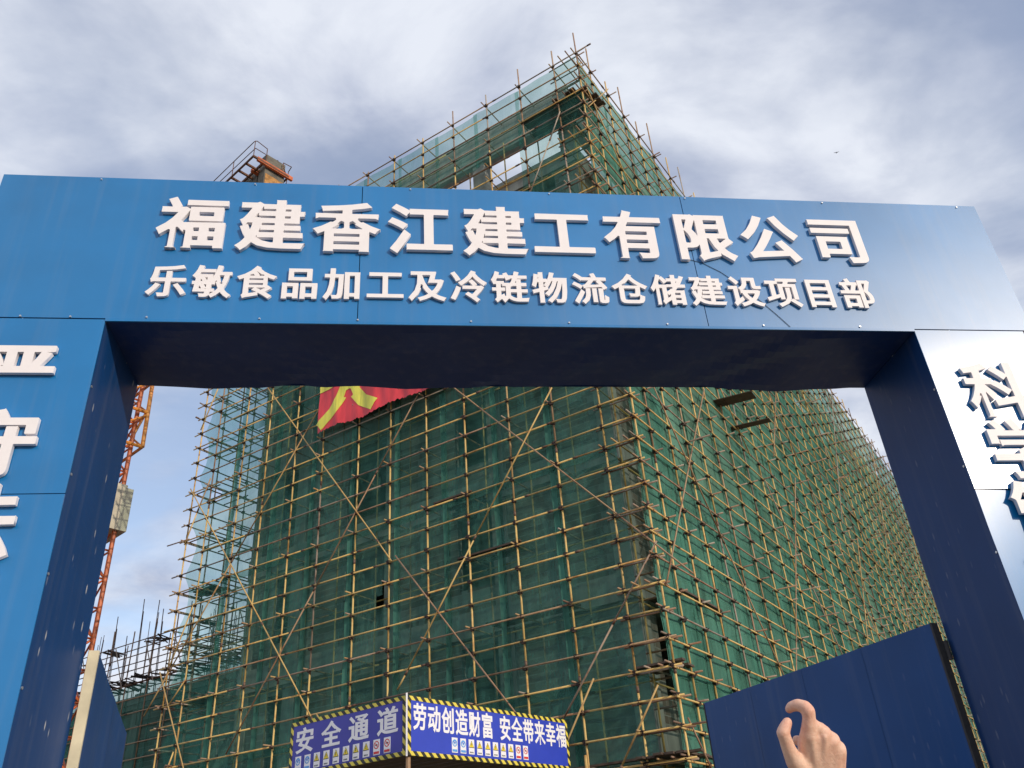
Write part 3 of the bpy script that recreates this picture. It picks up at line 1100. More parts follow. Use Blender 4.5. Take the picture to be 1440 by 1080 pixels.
nr = random.Random(21)
bandsA = [(-0.075, 0.220), (0.208, 0.516), (0.502, 0.806), (0.792, 1.070)]
xs = 0.040
ci = 0
while xs < 0.78:
    w_ = 0.0925
    x1 = min(xs + w_, 0.793)
    if 0.793 - x1 < 0.03:
        x1 = 0.793
    for bi, (h0, h1) in enumerate(bandsA):
        hs_ = None
        if ci == 4 and bi == 1:
            hs_ = {(2, 9), (3, 9), (2, 10)}
        if ci == 99 and bi == 2:
            hs_ = {(5, 6), (5, 7), (5, 8), (5, 5)}
        top = h1
        if bi == 3:
            top = h1 + nr.uniform(-0.006, 0.003) - (0.034 if ci in (0, 1) else 0)
        net_sheet('A', xs - 0.006, x1 + 0.006, h0, top, 10 * ci + bi, nr.random() * 0.7, sag=0.036, off=0.003 + 0.0006 * (ci % 2) + .0012 * (bi % 2), holes=hs_)
    if xs < 0.62:
        net_sheet('A', xs - (0.036 if ci == 0 else 0.004), x1 + 0.004, (1.03 if ci == 0 else 1.142) + nr.uniform(-0.003, 0.003), hk(35) - 0.001, 500 + ci, nr.random() * 0.5, ny=9, ragged=0.002, mat='net_thin')
    else:
        net_sheet('A', xs - 0.004, x1 + 0.004, 1.06, hk(35) - 0.001, 500 + ci, nr.random() * 0.5, ny=9, mat='net_thin')
    # laced lap between two sheets: a doubled, puckered strip
    for bi, (h0, h1) in enumerate(bandsA[:3]):
        net_sheet('A', x1 - 0.0035 - 0.002 * nr.random(), x1 + 0.004 + 0.003 * nr.random(), h0 + 0.003, h1 - 0.003, 4000 + 5 * ci + bi, 0.4, off=0.0018, nx=3, ny=22, sag=0.05, mat='net_dense')
    xs = x1; ci += 1
    if x1 >= 0.793:
        break
bandsB = [(-0.075, 0.216), (0.210, 0.512), (0.506, 0.80), (0.795, 1.05), (1.045, hk(35) - 0.001)]
xs = 0.002; ci = 0
while xs < RMAX - 0.01:
    x1 = min(xs + 0.098, RMAX)
    for bi, (h0, h1) in enumerate(bandsB):
        near = xs < 1.0
        net_sheet('B', xs - 0.004, x1 + 0.004, h0, h1, 7 * ci + bi + 1000, nr.random() * (0.8 if near else 1.0), off=0.003 + 0.0006 * (ci % 2) + .0012 * (bi % 2),
                  nx=9 if near else 5, ny=16 if near else 8, mat='net_dense')
    xs = x1; ci += 1
# thin sheet on the open end bay, drawn in between its ties
for bi, (h0, h1) in enumerate([(-0.075, 0.216), (0.210, 0.512), (0.506, 0.80), (0.795, 1.08), (1.06, hk(35) - 0.001)]):
    net_sheet('A', 0.789, 0.909, h0, h1, 3000 + bi, 0.1, off=0.004, nx=10, ny=30, sag=0.10, mat='net_thin', scallop=0.022,
              holes={(5, 17), (6, 17), (6, 18), (5, 18), (6, 19), (7, 18)} if bi == 2 else None)

# ---------------------------------------------------------------- plywood boards stuck out on the right face
for (r, h, w_, lab) in ((0.378, 0.7275, 1.45, 'larger dark plywood board resting on transoms of the right scaffold face'), (0.440, 0.703, 1.5, 'narrower dark plywood board just below the larger one on the scaffold')):
    mb = MB()
    wd = 0.30 if r < 0.4 else 0.17
    mb.box((0, 0, 0), dL * (w_ / 2), dR * wd, (0, 0, 0.012))
    mb.box(dL * 0.2 * w_ + dR * 0.02 + Vector((0, 0, -0.03)), dL * 0.02, dR * (wd - 0.01), (0, 0, 0.018))
    o = mb.build('plywood_board', M['plank'])
    o.location = P(-0.026, r, h)
    o.rotation_euler = (RAD(3), RAD(2), RAD(4))
    tag(o, lab, 'board', 'boards lying on the scaffold')

# ---------------------------------------------------------------- red banner
bn = thing('banner', 'red cloth banner with yellow characters tied across the left scaffold face', 'banner', P(0.45, -0.012, 0.715))
bl = bn.location.copy()
BX = -dL                       # reading direction, left to right as seen
BW = (0.583 - 0.10) * U
BH = 2.95
b_r = random.Random(9)
rotb = Matrix.Identity(4)
xax = BX.normalized(); yax = Vector((0, 0, 1)).cross(xax)
fr = Matrix((xax, yax, Vector((0, 0, 1)))).transposed().to_4x4()


def bdisp(x, z):
    pol = 0.0
    return 0.030 * math.sin(x * 2.9) + 0.018 * math.sin(x * 8.3 + z * 1.3) + 0.008 * math.sin(x * 15 + z * 2.1) + 0.016 * math.sin(z * 3 + x)


nx, nz = 190, 46
mb = MB(); X0 = -(0.574 - 0.45) * U
# characters painted as faces of the cloth: classified by glyph outlines
def in_loops(loops, px, pz):
    c = False
    for lp in loops:
        n = len(lp)
        j = n - 1
        for i in range(n):
            yi, yj = lp[i][1], lp[j][1]
            if (yi > pz) != (yj > pz):
                if px < (lp[j][0] - lp[i][0]) * (pz - yi) / (yj - yi) + lp[i][0]:
                    c = not c
            j = i
    return c


bchars = [('大', 1.28, 1.40), ('力', 4.55, 1.80), ('发', 7.3, 1.55)]
bg_l = {c: glyph_loops(c, 0.045, 0.03, 90) for c, _, _ in bchars}
GS = 2.65
cloth = MB()
for j in range(nz + 1):
    for i in range(nx + 1):
        x = BW * i / nx; z = BH * j / nz
        zz = z
        if j == 0:
            zz += 0.05 * math.sin(x * 2.3) + b_r.uniform(-0.035, 0.03)
        elif j == 1:
            zz += 0.04 * math.sin(x * 2.3)
        p = Vector((X0 + x, -bdisp(x, z) - 0.05, zz - 0.10))
        cloth.v.append(tuple(p))
for j in range(nz):
    for i in range(nx):
        a = j * (nx + 1) + i
        cloth.face((a, a + 1, a + nx + 2, a + nx + 1))
me = cloth.mesh('cloth', M['cloth_red'], True)
o = link('cloth', me, bn); o.matrix_local = fr
for ch, cx, cz in bchars:
    mb = MB(); n = 44
    lp = bg_l[ch]
    # glyph as a fine grid following the cloth, 8 mm proud
    gm = glyph_mesh(ch, GS, GS, 0.002, M['cloth_yellow'], 0.045, 0.03, 90, 'character')
    import bmesh
    bm = bmesh.new(); bm.from_mesh(gm)
    # slice into strips so that it bends with the folds
    for s_ in range(-12, 13):
        geom = bm.verts[:] + bm.edges[:] + bm.faces[:]
        bmesh.ops.bisect_plane(bm, geom=geom, plane_co=(s_ * 0.11, 0, 0), plane_no=(1, 0, 0))
    for v in bm.verts:
        x = v.co.x + cx; z = v.co.z + cz
        v.co = Vector((X0 + x, -bdisp(x, z) - 0.05 - 0.012 + v.co.y, z - 0.10))
    bm.to_mesh(gm); bm.free()
    o = link('character', gm, bn); o.matrix_local = fr

# ---------------------------------------------------------------- low wing with rebar, at the left
wing = thing('low_wing_building', 'low unfinished wing with starter bars beyond the left end of the scaffold', 'building', P(1.0, 0.31, gz))
wl = wing.location.copy()


def wpart(name, mb, mat, smooth=False):
    mb.v = [tuple(Vector(v) - wl) for v in mb.v]
    return mb.build(name, mat, wing, smooth)


for bi_ in range(5):
    for (w0, w1) in ((0.084, 0.27 - 0.031), (0.271, 0.434)):
        mb = MB(); lrbox(mb, 1.0 + 0.22 * bi_ + 0.030, 1.0 + 0.22 * bi_ + 0.218, 0.322, 0.334, w0, w1); wpart('infill_wall', mb, M['brick'])
for h in (0.465, 0.27, 0.08):
    mb = MB(); lrbox(mb, 0.96, 2.05, 0.315, 0.55, h - 0.03, h); wpart('floor_slab', mb, M['concrete'])
for l in (1.0, 1.22, 1.44, 1.66, 1.88):
    mb = MB(); lrbox(mb, l, l + 0.028, 0.317, 0.345, gz, 0.47); wpart('column', mb, M['concrete'])
    rr_ = random.Random(int(l * 100))
    for q in range(7):
        mb = MB(); a = P(l + 0.004 + 0.02 * rr_.random(), 0.32 + 0.02 * rr_.random(), 0.46)
        top = a + Vector((rr_.uniform(-.12, .12), rr_.uniform(-.08, .08), rr_.uniform(2.2, 3.8)))
        mb.tube(a, top, 0.016, 5, 0); wpart('rebar', mb, M['rebar'], True)
rr_ = random.Random(77)
for l in (1.17, 1.19, 1.31, 1.325, 1.42, 1.45, 1.50, 1.10, 1.12, 1.55, 1.60, 1.70):
    mb = MB(); a = P(l, 0.33, 0.46)
    top = a + Vector((rr_.uniform(-.15, .15), 0, rr_.uniform(2.4, 4.9)))
    mb.tube(a, top, 0.022, 5, 0); mb.tube(a + Vector((0.07, 0, 0)), top + Vector((0.05, 0, -0.6)), 0.018, 5)
    wpart('rebar', mb, M['rebar'], True)

ws = thing('low_scaffolding', 'lower dark scaffolding with green net before the low wing, left of the tall one', 'scaffolding', P(1.0, 0.27, gz))
sl2_ = ws.location.copy()


def w2(name, mb, mat, smooth=False):
    mb.v = [tuple(Vector(v) - sl2_) for v in mb.v]
    return mb.build(name, mat, ws, smooth)


for l in [0.97 + 0.078 * i for i in range(15)]:
    w2('standard', tube_run(P(l, 0.27, gz), P(l, 0.27, 0.60 + 0.02 * rr_.random()), 6, 0.028, 0.02, dark=0.75), M['pole'], True)
    w2('standard', tube_run(P(l, 0.31, 0.40), P(l, 0.31, 0.59), 6, 0.025, 0.02, dark=0.85), M['pole'], True)
for k in range(-7, 11):
    w2('ledger', tube_run(P(0.95, 0.268, hk(k)), P(2.1, 0.268, hk(k)), 6, 0.025, 0.02, dark=0.7 + 0.3 * (k > 9)), M['pole'], True)
for k in range(9, 14):
    h = 0.150 + 0.0324 * k + 0.003
    for r in (0.27, 0.31):
        w2('ledger', tube_run(P(0.94, r, h), P(2.1, r, h), 6, 0.024, 0.025, dark=1.0), M['pole'], True)
for i in range(110):
    l = 0.96 + i * 0.0098; h = 0.487 + rr_.uniform(-0.010, 0.010)
    mb = MB(); mb.tube(P(l + rr_.uniform(-.01, .01), 0.255, h), P(l + rr_.uniform(-.03, .03), 0.325, h + rr_.uniform(-.008, .008)), rr_.uniform(0.02, 0.04), 6, 1.0)
    w2('transom', mb, M['coupler'])
for i in range(9):
    l = 1.0 + i * 0.11 + rr_.uniform(-.02, .02)
    mb = MB(); mb.tube(P(l, 0.262, 0.47), P(l + 0.05, 0.262, 0.57), 0.024, 6, 0.9)
    w2('brace', mb, M['pole'])
for i in range(5):
    l = 1.02 + i * 0.16
    mb = MB(); [mb.tube(P(l + rr_.uniform(0, .05), 0.265, 0.57 + rr_.uniform(-.004, .008)), P(l + rr_.uniform(0, .06), 0.31, 0.57 + rr_.uniform(-.004, .008)), 0.03, 5) for _q in range(7)]
    w2('deck_board', mb, M['plank'])
mbn = MB()
for (i0) in range(12):
    l0 = 0.955 + i0 * 0.095; l1 = l0 + 0.1
    mb = MB(); idx = {}
    for j in range(13):
        for i in range(7):
            a = l0 + (l1 - l0) * i / 6; h = -0.07 + (0.475 + 0.07) * j / 12
            p = P(a, 0.273, h) + dR * wav(a * U, h * U, i0) * 0.06
            idx[i, j] = len(mb.v); mb.v.append(tuple(p))
    for j in range(12):
        for i in range(6):
            mb.face((idx[i, j], idx[i + 1, j], idx[i + 1, j + 1], idx[i, j + 1]), 0.1)
    w2('safety_net', mb, M['net'], True)

# ---------------------------------------------------------------- tower crane
def polar(az, d, z):
    return Vector((math.sin(RAD(az)) * d, math.cos(RAD(az)) * d, z))


crane = thing('tower_crane', 'orange tower crane beyond the left pillar with concrete ballast on its counter jib', 'crane', polar(-20.4, 38.8, 0))
kl = crane.location.copy()
jd = Vector((math.sin(RAD(-41.3)), math.cos(RAD(-41.3)), 0)); jn = Vector((math.cos(RAD(-41.3)), -math.sin(RAD(-41.3)), 0))
MH = 30.0
mw_ = 0.75


def kpart(name, mb, mat, smooth=False):
    return mb.build(name, mat, crane, smooth)


cor = [(jd * a + jn * b) * mw_ for a, b in ((1, 1), (1, -1), (-1, -1), (-1, 1))]
for c in cor:
    mb = MB(); mb.tube(c, c + Vector((0, 0, MH)), 0.105, 8); kpart('mast_chord', mb, M['crane'])
z = 0.6; i = 0
while z < MH - 1:
    mb = MB()
    for q in range(4):
        a = cor[q]; b = cor[(q + 1) % 4]
        mb.tube(a + Vector((0, 0, z)), b + Vector((0, 0, z)), 0.045, 6)
        if (i + q) % 2:
            a, b = b, a
        mb.tube(a + Vector((0, 0, z)), b + Vector((0, 0, z + 1.25)), 0.045, 6)
    kpart('lattice_bay', mb, M['crane']); z += 1.25; i += 1
# climbing frame
mb = MB()
CF = 20.6
for a, b in ((1, 1), (1, -1), (-1, -1), (-1, 1)):
    c = (jd * a + jn * b) * 1.12
    mb.tube(c + Vector((0, 0, CF)), c * 0.93 + Vector((0, 0, CF + 5.2)), 0.10, 8)
    mb.tube(c * 0.55 + Vector((0, 0, CF)), c + Vector((0, 0, CF + 2.2)), 0.06, 6)
for zz in (CF, CF + 1.8, CF + 3.6, CF + 5.2):
    for q in range(4):
        s4 = [(jd * a + jn * b) * 1.12 for a, b in ((1, 1), (1, -1), (-1, -1), (-1, 1))]
        mb.tube(s4[q] + Vector((0, 0, zz)), s4[(q + 1) % 4] + Vector((0, 0, zz)), 0.075, 6)
        mb.tube(s4[q] + Vector((0, 0, zz)), s4[(q + 1) % 4] + Vector((0, 0, zz + 1.7)), 0.05, 6)
kpart('climbing_frame', mb, M['crane_yellow'])
# concrete block round the mast
BZ = 16.5
mb = MB(); mb.box(Vector((0, 0, BZ + 1.0)) + jn * 0.15, jd * 1.0, jn * 1.0, (0, 0, 1.0)); mb.box(Vector((0, 0, BZ + 2.05)) + jn * 0.1, jd * 0.9, jn * 0.8, (0, 0, 0.12))
o = kpart('concrete_block', mb, M['ballast'])
# slewing ring, cab, tower head, jib
mb = MB(); mb.tube((0, 0, MH - 0.6), (0, 0, MH + 0.6), 1.1, 16); kpart('slewing_ring', mb, M['crane'])
mb = MB(); mb.box(-jd * 0.2 + jn * 1.6 + Vector((0, 0, MH - 0.3)), jd * 0.8, jn * 0.55, (0, 0, 1.0)); kpart('cab', mb, M['white'])
mb = MB()
for a, b in ((1, 1), (1, -1), (-1, -1), (-1, 1)):
    mb.tube((jd * a + jn * b) * 0.7 + Vector((0, 0, MH + 0.5)), (0, 0, MH + 5.0), 0.09, 6)
kpart('tower_head', mb, M['crane'])
mb = MB()
for s_ in (-1, 1):
    mb.tube(jn * 0.6 * s_ + Vector((0, 0, MH + 0.7)), jn * 0.6 * s_ + jd * 40 + Vector((0, 0, MH + 0.7)), 0.07, 6)
mb.tube(Vector((0, 0, MH + 1.8)), jd * 40 + Vector((0, 0, MH + 1.8)), 0.08, 6)
for q in range(28):
    for s_ in (-1, 1):
        mb.tube(jn * 0.6 * s_ + jd * (q * 1.4) + Vector((0, 0, MH + 0.7)), jd * (q * 1.4 + 0.7) + Vector((0, 0, MH + 1.8)), 0.035, 5)
        mb.tube(jn * 0.6 * s_ + jd * (q * 1.4 + 1.4) + Vector((0, 0, MH + 0.7)), jd * (q * 1.4 + 0.7) + Vector((0, 0, MH + 1.8)), 0.035, 5)
kpart('jib', mb, M['crane'])
# counter jib deck running towards the camera; its tail end sits at polar(-13.58..-10.4)
ta = Vector((-0.2299, 0.9521, 0)) * 30.0; tb = Vector((-0.1825, 0.9946, 0)) * 30.0
tm = (ta + tb) / 2 - Vector((kl.x, kl.y, 0))
tlen = -tm.dot(jd); side = tm.dot(jn)
JZ = 31.6
half = 0.955
mb = MB()


def J(x, y, z):
    return -jd * x + jn * (y + side) + Vector((0, 0, z))


for y in (-half, -0.40, 0.40, half):
    mb.box((J(0, y, JZ) + J(tlen, y, JZ)) / 2, jd * tlen / 2, jn * 0.035, (0, 0, 0.07 if abs(y) < 0.9 else 0.04))
q = tlen
while q > 0.5:
    mb.box(J(q, 0, JZ), jd * 0.04, jn * half, (0, 0, 0.05)); q -= 0.62
kpart('counter_jib', mb, M['rust'])
mb = MB(); mb.box(J(tlen - 0.03, 0.22, JZ + 0.02), jd * 0.06, jn * 0.95, (0, 0, 0.11)); mb.box(J(tlen - 0.8, 0.30, JZ - 0.02), jd * 0.05, jn * 0.85, (0, 0, 0.09))
kpart('tail_beam', mb, M['crane'])
# counterweight slabs stacked across the tail
mb = MB()
mb.box(J(tlen - 0.42, 0.30, JZ - 0.25), jd * 0.26, jn * 0.52, (0, 0, 1.05)); kpart('counterweight', mb, M['ballast_dark'])
for q in range(4):
    mb = MB(); mb.box(J(tlen - 1.0 - 0.42 * q, 0.30, JZ - 0.55), jd * 0.19, jn * 0.50, (0, 0, 0.85)); kpart('counterweight', mb, M['ballast_dark'])
mb = MB(); mb.box(J(tlen - 0.14, 0.32, JZ - 0.85), jd * 0.01, jn * 0.50, (0, 0, 0.42)); kpart('yellow_plate', mb, M['flaked'])
mb = MB(); mb.tube(J(tlen - 0.4, 0.5, JZ + 0.8), J(tlen - 0.4, 0.5, JZ + 1.05), 0.07, 6); kpart('lifting_eye', mb, M['dark'])


def rail(pts, name='handrail'):
    mb = MB()
    for a, b in zip(pts, pts[1:]):
        mb.tube(a, b, 0.021, 5)
    return mb


yl = -half
mb = rail([J(tlen, yl + 0.65, JZ), J(tlen, yl + 0.65, JZ + 0.95), J(tlen, yl + 0.08, JZ + 1.05), J(tlen - 0.1, yl, JZ + 1.02), J(tlen - 3.6, yl, JZ + 1.0), J(tlen - 4.0, yl, JZ + 0.95)])
for a, b in ((J(tlen, yl + 0.6, JZ + 0.55), J(tlen, yl + .05, JZ + 0.55)), (J(tlen, yl + .05, JZ + 0.55), J(tlen - 3.6, yl, JZ + 0.5)), (J(tlen - 3.6, yl, JZ + 1), J(tlen - 5.6, yl - 0.2, JZ + 0.9))):
    mb.tube(a, b, 0.02, 5)
for x in (0, 1.8, 3.6, 5.4):
    mb.tube(J(tlen - x, yl, JZ), J(tlen - x, yl, JZ + 1.0), 0.02, 5)
kpart('handrail', mb, M['rust'])
yr = half
mb = rail([J(tlen, yr - 0.35, JZ), J(tlen, yr - 0.35, JZ + 0.7), J(tlen, yr + .1, JZ + 0.75), J(tlen - 0.3, yr + 0.15, JZ + 0.7), J(tlen - 0.4, yr + 0.15, JZ), J(tlen - 0.9, yr + 0.15, JZ)])
mb.tube(J(tlen, yr - 0.3, JZ + 0.38), J(tlen - 0.35, yr + 0.12, JZ + 0.38), 0.02, 5)
mb.tube(J(tlen - 0.9, yr + .1, JZ), J(tlen - 0.9, yr + .1, JZ + 0.5), 0.02, 5)
kpart('handrail', mb, M['rust'])
mb = MB()
mb.box(J(tlen - 3.4, 0.2, JZ + 0.3), jd * 0.7, jn * 0.55, (0, 0, 0.4)); mb.tube(J(tlen - 2.6, -0.3, JZ + 0.35), J(tlen - 2.6, 0.6, JZ + 0.35), 0.3, 10)
kpart('winch', mb, M['rust'])

# ---------------------------------------------------------------- safety passage shed with two signs
shed = thing('safety_passage_shed', 'covered safety passage with two blue slogan signs below the scaffolding', 'shed', (0.075, 16.4, 0))
sh = shed.location.copy()
ZT, ZB = 5.00, 3.98
pc = Vector((0.075, 16.39, 0)); pr_ = Vector((3.58, 19.62, 0)); pl_ = Vector((-2.207, 18.60, 0))


def sign_frame(p_left, p_right):
    x = (p_right - p_left).normalized(); y = Vector((0, 0, 1)).cross(x)
    return Matrix((x, y, Vector((0, 0, 1)))).transposed().to_4x4(), (p_right - p_left).length


def tri(mb, cx, cz, s, y, mi):
    b = len(mb.v)
    for (a, c) in ((-s, -s * 0.75), (s, -s * 0.75), (0, s)):
        mb.v.append((cx + a, y, cz + c))
    mb.face((b, b + 1, b + 2), 0, mi)


def ringp(mb, cx, cz, r0, r1, y, mi, n=18):
    b = len(mb.v)
    for i in range(n):
        a = 2 * math.pi * i / n
        mb.v.append((cx + math.cos(a) * r0, y, cz + math.sin(a) * r0)); mb.v.append((cx + math.cos(a) * r1, y, cz + math.sin(a) * r1))
    for i in range(n):
        j = (i + 1) % n
        mb.face((b + 2 * i, b + 2 * i + 1, b + 2 * j + 1, b + 2 * j), 0, mi)


def make_icon(parent, x, z, kind, w=0.095, h=0.20):
    """white plate with a pictogram; colours: 0 white 1 blue 2 yellow 3 black 4 red 5 light blue"""
    mb = MB(); y = -0.034
    mb.aabb(x - w / 2, x + w / 2, y, y + 0.005, z - h / 2, z + h / 2, 0, 0)
    yy = y - 0.0015; c = z + h * 0.14; r = w * 0.42
    if kind == 'm':
        ringp(mb, x, c, 0.0, r, yy, 5)
        ringp(mb, x, c - r * .1, r * 0.35, r * 0.62, yy - 0.001, 0, 10)
        mb.aabb(x - r * .55, x + r * .55, yy - .0022, yy - .001, c + r * .15, c + r * .35, 0, 1)
        mb.aabb(x - w * .42, x + w * .42, yy - .001, yy, z - h * .44, z - h * .28, 0, 5)
    elif kind == 'w':
        tri(mb, x, c, r * 1.12, yy, 3); tri(mb, x, c, r * 0.88, yy - 0.001, 2)
        mb.aabb(x - r * .12, x + r * .12, yy - .003, yy - .002, c - r * .1, c + r * .4, 0, 3)
        mb.aabb(x - r * .12, x + r * .12, yy - .003, yy - .002, c - r * .42, c - r * .2, 0, 3)
        for q in range(3):
            mb.aabb(x - w * .3 + q * w * .22, x - w * .3 + q * w * .22 + w * .14, yy - .001, yy, z - h * .42, z - h * .33, 0, 3)
    else:
        ringp(mb, x, c, r * 0.76, r, yy, 4)
        mb.box((x, yy - .0015, c), (r * .6, 0, r * -.6), (0, .0005, 0), (r * .06, 0, r * .06), 0, 4)
        ringp(mb, x + r * .05, c, 0.0, r * 0.26, yy - .001, 3, 8)
        mb.aabb(x - r * .5, x + r * .5, yy - .001, yy, c - r * .12, c + r * .04, 0, 3)
        mb.aabb(x - w * .42, x + w * .42, yy - .001, yy, z - h * .44, z - h * .28, 0, 4)
    return mb.build('safety_notice', [M['signwhite'], M['signblue'], M['signyellow'], M['signblack'], M['signred'], M['signlight']], parent)


def make_sign(p_left, p_right, text, xr, zc_, gw, gh, icx, face):
    fm, L = sign_frame(p_left, p_right)
    base = MB(); Hs = ZT - ZB
    bwd = 0.075
    base.aabb(bwd, L - bwd, -0.028, 0.02, bwd, Hs - bwd)
    o = link('signboard', base.mesh('signboard', face), shed)
    o.matrix_local = Matrix.Translation(Vector((p_left.x, p_left.y, ZB)) - sh) @ fm
    bm_ = MB()
    bm_.aabb(0, L, -0.032, 0.022, 0, bwd); bm_.aabb(0, L, -0.032, 0.022, Hs - bwd, Hs)
    bm_.aabb(0, bwd, -0.0325, 0.022, bwd, Hs - bwd); bm_.aabb(L - bwd, L, -0.0325, 0.022, bwd, Hs - bwd)
    link('hazard_border', bm_.mesh('hazard_border', M['hazard']), o)
    cum = 0.0; xs_ = []
    for ch in text:
        if ch == ' ':
            cum -= 0.55
        xs_.append(cum); cum += 1.0
    for q, ch in enumerate(text):
        if ch == ' ':
            continue
        x = xr[0] + (xr[1] - xr[0]) * xs_[q] / xs_[-1]
        gme = glyph_mesh(ch, gw, gh, 0.003, M['signwhite'], 0.030, 0.020, 76)
        c = link('character', gme, o); c.location = (x, -0.031, zc_)
    for q, kd in enumerate('mmwwwwwwpp'):
        make_icon(o, icx[0] + (icx[1] - icx[0]) * q / 9, icx[2], kd, icx[3], icx[4])
    return o


_, LR = sign_frame(pc, pr_); _, LL = sign_frame(pl_, pc)
make_sign(pc, pr_, '劳动创造财富 安全带来幸福', (0.30, LR - 0.24), 0.675, 0.345, 0.49, (1.20, 3.28, 0.25, 0.155, 0.265), M['signblue'])
make_sign(pl_, pc, '安全通道', (0.43, LL - 0.46), 0.65, 0.55, 0.49, (0.27, LL - 0.46, 0.235, 0.165, 0.265), M['signshaded'])
# white corner angle, roof, posts, purlins
mb = MB(); mb.box((0, -0.045, (ZT + ZB) / 2 + 0.01), (0.016, 0, 0), (0, 0.016, 0), (0, 0, (ZT - ZB) / 2 + 0.03)); mb.build('corner_trim', M['signwhite'], shed)
back = (pr_ - pc) + (pl_ - pc)
for a in (pc, pr_, pl_):
    mb = MB(); d = (pc + back * 0.5 - a).normalized() * 0.12
    mb.tube(a + d - sh, a + d - sh + Vector((0, 0, ZT - 0.05)), 0.045, 8, 0.7); mb.build('post', M['pole'], shed)
for zz in (ZB + 0.06, ZT - 0.1):
    for a, b in ((pc, pr_), (pc, pl_), (pr_, pc + back), (pl_, pc + back)):
        d = (pc + back * 0.5 - (a + b) / 2).normalized() * 0.10
        mb = MB(); mb.tube(a + d - sh + Vector((0, 0, zz)), b + d - sh + Vector((0, 0, zz)), 0.03, 7, 0.6); mb.build('rail', M['pole'], shed)
for q in range(12):
    t0, t1 = q / 12 + 0.008, (q + 1) / 12 - 0.006
    mb = MB()
    for zz in (ZB + 0.14,):
        a = pc + (pr_ - pc) * t0; b = pc + (pr_ - pc) * t1
        c0 = a + (pl_ - pc) * 0.03; 
        ctr = (a + b) / 2 + (pl_ - pc) * 0.5 - sh
        mb.box(ctr + Vector((0, 0, zz)), (b - a) / 2, (pl_ - pc) * 0.48, (0, 0, 0.02))
    mb.build('roof_plank', M['plank'], shed)
# scaffold posts to the right of the sign
for (dx_, dy_, hh) in ((0.42, 0.25, 4.3), (0.20, 0.9, 4.1)):
    mb = MB(); mb.tube(pr_ + Vector((dx_, dy_, 0)) - sh, pr_ + Vector((dx_, dy_, hh)) - sh, 0.032, 8, 0.3); mb.build('post', M['pole'], shed)
mb = MB(); mb.tube(pr_ + Vector((-0.2, 0.1, 4.0)) - sh, pr_ + Vector((0.75, 0.45, 4.03)) - sh, 0.03, 8, 0.9); mb.build('rail', M['pole'], shed)

# ---------------------------------------------------------------- entrance gate
S = 4.8
YF = 1.38546 * S; YB = YF + 0.234 * S
XL, XR = -0.5674 * S, 1.0945 * S          # opening
XLO, XRO = -0.8115 * S, 1.351 * S         # outer sides of the pillars
BXL, BXR = -0.8373 * S, 1.376 * S         # beam ends
ZS, ZTOP = 6.40, 8.195
gate = thing('entrance_gate', 'big blue sheet metal gateway with raised white company lettering on its beam', 'gateway', (0, YF, 0))


def gpart(name, mb, mat, smooth=False):
    mb.v = [(v[0], v[1] - YF, v[2]) for v in mb.v]
    return mb.build(name, mat, gate, smooth)


def curved_sheet(x0, x1, z0, z1, y, amp, seed, nx=24, nz=10, tx=0.0, tz=0.0):
    """thin front sheet, slightly oil-canned, with turned-back edges"""
    mb = MB(); rg = random.Random(seed); p1, p2 = rg.uniform(0, 6), rg.uniform(0, 6)
    for j in range(nz + 1):
        for i in range(nx + 1):
            u = i / nx; v = j / nz
            d = amp * math.sin(math.pi * u) * math.sin(math.pi * v) * (0.6 * math.sin(3 * u + p1) + 0.4 * math.sin(5 * v + p2 + 2 * u))
            mb.v.append((x0 + (x1 - x0) * u, y - d + tx * u + tz * (1 - v), z0 + (z1 - z0) * v))
    for j in range(nz):
        for i in range(nx):
            a = j * (nx + 1) + i
            mb.face((a, a + 1, a + nx + 2, a + nx + 1))
    # edges turned back
    ring = [i for i in range(nx + 1)] + [(j * (nx + 1) + nx) for j in range(1, nz + 1)] + [nz * (nx + 1) + i for i in range(nx - 1, -1, -1)] + [j * (nx + 1) for j in range(nz - 1, 0, -1)]
    b = len(mb.v)
    for r_ in ring:
        x, yy, z = mb.v[r_]; mb.v.append((x, yy, z)); mb.v.append((x, y + 0.012, z))
    n = len(ring)
    for i in range(n):
        j = (i + 1) % n
        mb.face((b + 2 * i, b + 2 * i + 1, b + 2 * j + 1, b + 2 * j))
    return mb


gap = 0.004
seams = [BXL, -0.0925 * S, 0.633 * S, BXR]
for i in range(3):
    gpart('beam_panel', curved_sheet(seams[i] + gap, seams[i + 1] - gap, ZS + 0.02, ZTOP, YF, 0.006, i + 1), M['blue'], True)
# pillar panels (front)
for (x0, x1, cuts) in ((XLO, XL, [0.0, 2.4, 4.665, ZS + 0.012]), (XR, XRO, [0.0, 2.3, 4.60, ZS + 0.012])):
    for a, b in zip(cuts, cuts[1:]):
        gpart('pillar_panel', curved_sheet(x0, x1, a + gap, b - gap, YF + 0.002, 0.004, int(a * 10) + int(x1), nx=10, nz=14, tx=0.06 if (x0 > 0 and a < 4) else 0.0, tz=0.08 if (x0 > 0 and a < 4) else 0.0), M['blue_pillar'], True)


def yz_sheet(x, y0, y1, z0, z1, nrm, amp, seed, n=8, m=22, th=0.012):
    mb = MB(); rg = random.Random(seed); p1 = rg.uniform(0, 6)
    for j in range(m + 1):
        for i in range(n + 1):
            u = i / n; v = j / m
            d = amp * math.sin(math.pi * u) * math.sin(6 * v + p1)
            mb.v.append((x + nrm * d, y0 + (y1 - y0) * u, z0 + (z1 - z0) * v))
    for j in range(m):
        for i in range(n):
            a = j * (n + 1) + i
            q = (a, a + 1, a + n + 2, a + n + 1)
            mb.face(q if nrm > 0 else q[::-1])
    return mb


